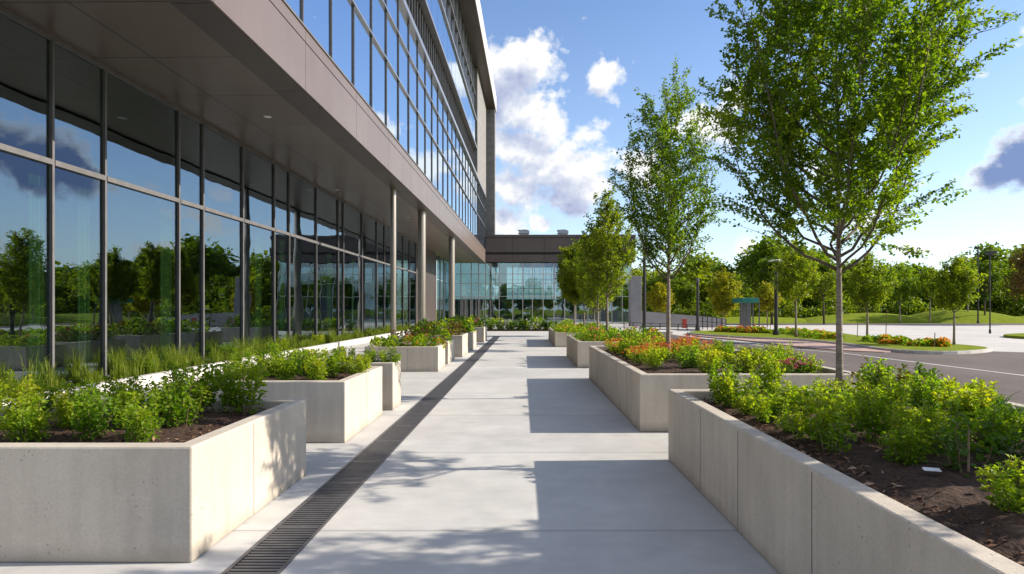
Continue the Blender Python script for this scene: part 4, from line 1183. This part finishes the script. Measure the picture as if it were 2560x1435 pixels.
# small things in the nearest right planter
zt = RP[1][1]
x, y = gp(2330, 1196, .70)
m = MB(); m.box(-.045, .045, -.012, .012, 0, .004); m.box(-.044, .044, .0125, .018, -.004, .008)
o = m.build('plant_tag', M['white_plastic'], org=(0, 0, 0)); o.location = (x, y, .745); o.rotation_euler = (.22, .04, -.15)
tag(o, 'white plastic plant tag lying on the dark mulch of the nearest right planter', 'tag')
x, y = 2.56, 3.52
m = MB(); m.tube([(x - .01, y - .03, zt - .06), (x, y - .02, zt + .12), (x + .008, y - .01, zt + .26)], [.008, .007, .005], 6)
tag(m.build('wooden_stake', M['stake'], org=(x, y, zt - .06)), 'thin brown stake stuck in the mulch right of the white plant tag', 'stake')
# strappy grass clump by the road side of the planter
P = np.array([(3.55, 4.75, zt - .02), (3.75, 4.95, zt - .02), (3.95, 5.15, zt - .02), (3.7, 4.55, zt - .02)])
for i, p in enumerate(P):
    V, T, t = blades(p[None] * 0, 70, .34, .2, 500 + i, .011)
    o = np_mesh('grass_clump', V, T, M['leaf_deep'], None, t, tuple(p))
    tag(o, 'strappy grass clump at road side of nearest right planter, %s from the right' % ORD[[0, 2, 3, 1][i]], 'grass', 'strappy grass clumps')
# white utility lid between planter and road
x, y = gp(2221, 984, 0); m = MB(); m.lathe([(.30, 0), (.30, .05), (.26, .075), (.02, .085)], 0, 0, 24)
o = m.build('utility_cover', M['white_plastic'], org=(0, 0, 0)); o.location = (x, y, .001); tag(o, 'round white utility cover on the paving by the road kerb', 'cover')
# roadside bed between planters and kerb
mb = MB(); mb.prism([(4.75, 8.2), (6.9, 8.2), (6.9, 22), (4.75, 22)], -.01, .03); struct(mb, 'roadside_bed', M['mulch'])
for i in range(7):
    k = ['leafy0', 'dense1', 'leafy3', 'deep0'][i % 4]
    put(k, (5.3 + .3 * (i % 3), 11.0 + 1.55 * i, .02), 1.0 + .15 * (i % 2), i * .9, 'green bush in the bed between planter and road kerb, %s from near end' % ORD[i], 'plant', 'bushes in the roadside bed')

# ================================================================== SUN, SKY
SUN = Vector((1.46, .065, .76)).normalized()
sun = bpy.data.lights.new('sun', 'SUN'); sun.energy = 5.0; sun.angle = math.radians(.5); sun.color = (1.0, .90, .76)
so = bpy.data.objects.new('sun', sun); C.objects.link(so)
so.rotation_euler = (-SUN).to_track_quat('-Z', 'Y').to_euler(); so.location = (30, 10, 30)

w = bpy.data.worlds.new('World'); sc.world = w; w.use_nodes = True
nt = w.node_tree
for n_ in list(nt.nodes): nt.nodes.remove(n_)
wout = nt.nodes.new('ShaderNodeOutputWorld'); bg = nt.nodes.new('ShaderNodeBackground')
sky = nt.nodes.new('ShaderNodeTexSky'); sky.sky_type = 'NISHITA'; sky.sun_disc = False
sky.sun_elevation = math.asin(SUN.z); sky.sun_rotation = math.atan2(SUN.x, SUN.y)
sky.air_density = 1.0; sky.dust_density = .25; sky.ozone_density = 1.4
SKY_STRENGTH = .14

def ae(px, py):
    return math.atan2(px - VX, F), math.atan2(VY - py, math.hypot(F, px - VX))
BLOBS = [(1290, 165, 105, 62, 1.0), (1225, 215, 90, 85, 1.0), (1300, 290, 120, 70, .95), (1310, 370, 120, 60, .85), (1390, 420, 130, 70, 1.0), (1440, 470, 110, 55, 1.0), (1300, 470, 90, 60, .8),
         (1260, 560, 60, 60, .9), (1355, 562, 30, 32, .85), (1500, 300, 50, 26, .42), (1450, 350, 60, 40, .6), (1400, 240, 50, 30, .55), (1510, 190, 48, 42, .85), (1512, 158, 18, 26, .7), (1412, 136, 26, 16, .5), (1600, 430, 90, 60, .6),
         (2590, 400, 115, 62, 1.15), (2690, 350, 120, 75, 1.1), (2490, 435, 75, 30, .95), (2452, 190, 30, 16, .55), (2300, 622, 55, 20, .75), (1880, 622, 34, 26, .85), (2290, 468, 34, 20, .42),
         (2150, 555, 120, 26, .6), (2235, 530, 100, 26, .68), (1760, 330, 90, 60, .7), (1850, 240, 60, 40, .6), (2060, 420, 60, 40, .6), (3000, 560, 260, 60, .8), (3100, 380, 160, 80, .8), (1000, 500, 200, 90, .7)]
def density_group():
    gt = bpy.data.node_groups.new('cloud_density', 'ShaderNodeTree')
    gt.interface.new_socket('Vector', in_out='INPUT', socket_type='NodeSocketVector')
    gt.interface.new_socket('Density', in_out='OUTPUT', socket_type='NodeSocketFloat')
    gi = gt.nodes.new('NodeGroupInput'); go = gt.nodes.new('NodeGroupOutput')
    vec = gi.outputs[0]
    # warp the blob outlines so no ellipse shows
    wn = nd(gt, 'ShaderNodeTexNoise', Scale=9.0, Detail=3.0); gt.links.new(vec, wn.inputs['Vector'])
    sub = gt.nodes.new('ShaderNodeVectorMath'); sub.operation = 'SUBTRACT'; gt.links.new(wn.outputs['Color'], sub.inputs[0]); sub.inputs[1].default_value = (.5, .5, .5)
    ws = scaled(gt, sub.outputs[0], (.055, .045, 0))
    ad = gt.nodes.new('ShaderNodeVectorMath'); ad.operation = 'ADD'; gt.links.new(vec, ad.inputs[0]); gt.links.new(ws, ad.inputs[1])
    wv = ad.outputs[0]; tot = None
    for px, py, rx_, ry_, amp in BLOBS:
        a0, e0 = ae(px, py); a1, e1 = ae(px + rx_, py + ry_)
        s = gt.nodes.new('ShaderNodeVectorMath'); s.operation = 'SUBTRACT'; gt.links.new(wv, s.inputs[0]); s.inputs[1].default_value = (a0, e0, 0)
        m_ = scaled(gt, s.outputs[0], (1 / abs(a1 - a0), 1 / abs(e1 - e0), 0))
        dt = gt.nodes.new('ShaderNodeVectorMath'); dt.operation = 'DOT_PRODUCT'; gt.links.new(m_, dt.inputs[0]); gt.links.new(m_, dt.inputs[1])
        e = mth(gt, 'MULTIPLY', mth(gt, 'EXPONENT', mth(gt, 'MULTIPLY', dt.outputs['Value'], -.9)), amp)
        tot = e if tot is None else mth(gt, 'MAXIMUM', tot, e)
    # scattered cumulus added out of view to brighten and neutralise the ambient light
    sp = gt.nodes.new('ShaderNodeSeparateXYZ'); gt.links.new(vec, sp.inputs[0])
    outm = mth(gt, 'GREATER_THAN', mth(gt, 'ABSOLUTE', sp.outputs[0]), .95)
    big = noise(gt, scaled(gt, vec, (1, 2, 0)), 4.0, 3, .5)
    gen = mth(gt, 'MULTIPLY', mth(gt, 'MULTIPLY', outm, mth(gt, 'MULTIPLY', mth(gt, 'SUBTRACT', big, .36), 3.6)), mth(gt, 'LESS_THAN', sp.outputs[1], 1.25))
    tot = mth(gt, 'MAXIMUM', tot, gen)
    n1 = noise(gt, scaled(gt, vec, (1, 1.15, 0)), 17.0, 9, .58)
    n2 = noise(gt, scaled(gt, vec, (1, 1.1, 0)), 46.0, 6, .6)
    d_ = mth(gt, 'ADD', tot, mth(gt, 'MULTIPLY', mth(gt, 'SUBTRACT', n1, .5), 1.85))
    d_ = mth(gt, 'ADD', d_, mth(gt, 'MULTIPLY', mth(gt, 'SUBTRACT', n2, .5), .6))
    gt.links.new(mth(gt, 'SUBTRACT', d_, .27), go.inputs[0])
    return gt
DG = density_group()
dirv = nt.nodes.new('ShaderNodeTexCoord').outputs['Generated']
sp = nt.nodes.new('ShaderNodeSeparateXYZ'); nt.links.new(dirv, sp.inputs[0])
az = mth(nt, 'ARCTAN2', sp.outputs[0], sp.outputs[1]); el = mth(nt, 'ARCSINE', sp.outputs[2])
def dens(da, de):
    cb = nt.nodes.new('ShaderNodeCombineXYZ'); nt.links.new(mth(nt, 'ADD', az, da), cb.inputs[0]); nt.links.new(mth(nt, 'ADD', el, de), cb.inputs[1])
    gn = nt.nodes.new('ShaderNodeGroup'); gn.node_tree = DG; nt.links.new(cb.outputs[0], gn.inputs[0]); return gn.outputs[0]
d0 = dens(0, 0); d1 = dens(.016, .034)
cover = mth(nt, 'SMOOTH_MIN', mth(nt, 'MULTIPLY', d0, 2.9, clamp=True), 1.0, .1)
cover = mth(nt, 'MULTIPLY', cover, mth(nt, 'MULTIPLY', el, 25.0, clamp=True))
occ = mth(nt, 'MAXIMUM', d1, 0)
lit = mth(nt, 'SUBTRACT', 1.12, mth(nt, 'MULTIPLY', occ, 1.25), clamp=True)
ccol = ramp(nt, lit, [(.0, (2.0, 2.25, 3.3)), (.5, (3.2, 3.45, 4.1)), (1.0, (5.3, 5.25, 5.1))])
# the broad grey-blue cloud in the east is thick enough to stay dark
da_, de_ = ae(2610, 390)
q1 = mth(nt, 'DIVIDE', mth(nt, 'SUBTRACT', az, da_), .13); q2 = mth(nt, 'DIVIDE', mth(nt, 'SUBTRACT', el, de_), .065)
thick = mth(nt, 'EXPONENT', mth(nt, 'MULTIPLY', mth(nt, 'ADD', mth(nt, 'MULTIPLY', q1, q1), mth(nt, 'MULTIPLY', q2, q2)), -.8))
thick = mth(nt, 'MULTIPLY', thick, mth(nt, 'MULTIPLY', mth(nt, 'ADD', d0, -.05), 1.9, clamp=True))
ccol = mixc(nt, mth(nt, 'MULTIPLY', thick, 1.25, clamp=True), ccol, (1.05, 1.5, 2.75))
hs = nd(nt, 'ShaderNodeHueSaturation', Hue=.509, Saturation=1.15, Value=1.0); nt.links.new(sky.outputs[0], hs.inputs['Color'])
hz_ = mth(nt, 'EXPONENT', mth(nt, 'MULTIPLY', mth(nt, 'MAXIMUM', el, 0), -6.0))
clear = mixc(nt, mth(nt, 'MULTIPLY', hz_, .78), hs.outputs[0], (3.8, 4.6, 5.7))
skyc = mixc(nt, cover, clear, ccol)
nt.links.new(skyc, bg.inputs[0]); bg.inputs[1].default_value = SKY_STRENGTH
nt.links.new(bg.outputs[0], wout.inputs[0])

# ================================================================== CAMERA, RENDER
cam = bpy.data.cameras.new('camera'); co = bpy.data.objects.new('camera', cam); C.objects.link(co)
co.location = (0, 0, EYE); co.rotation_euler = (math.radians(90), 0, 0)
cam.sensor_width = 36; cam.lens = F / 2560 * 36; cam.shift_x = -(VX - 1280) / 2560; cam.shift_y = (VY - 717.5) / 2560
cam.clip_start = .05; cam.clip_end = 3000
sc.camera = co
sc.view_settings.view_transform = 'Standard'; sc.view_settings.look = 'None'; sc.view_settings.gamma = 1; sc.view_settings.exposure = 0.62
sc.render.engine = 'CYCLES'
cy = sc.cycles
cy.max_bounces = 8; cy.diffuse_bounces = 3; cy.glossy_bounces = 4; cy.transmission_bounces = 4; cy.transparent_max_bounces = 12
cy.caustics_reflective = False; cy.caustics_refractive = False; cy.use_denoising = True; cy.sample_clamp_indirect = 6
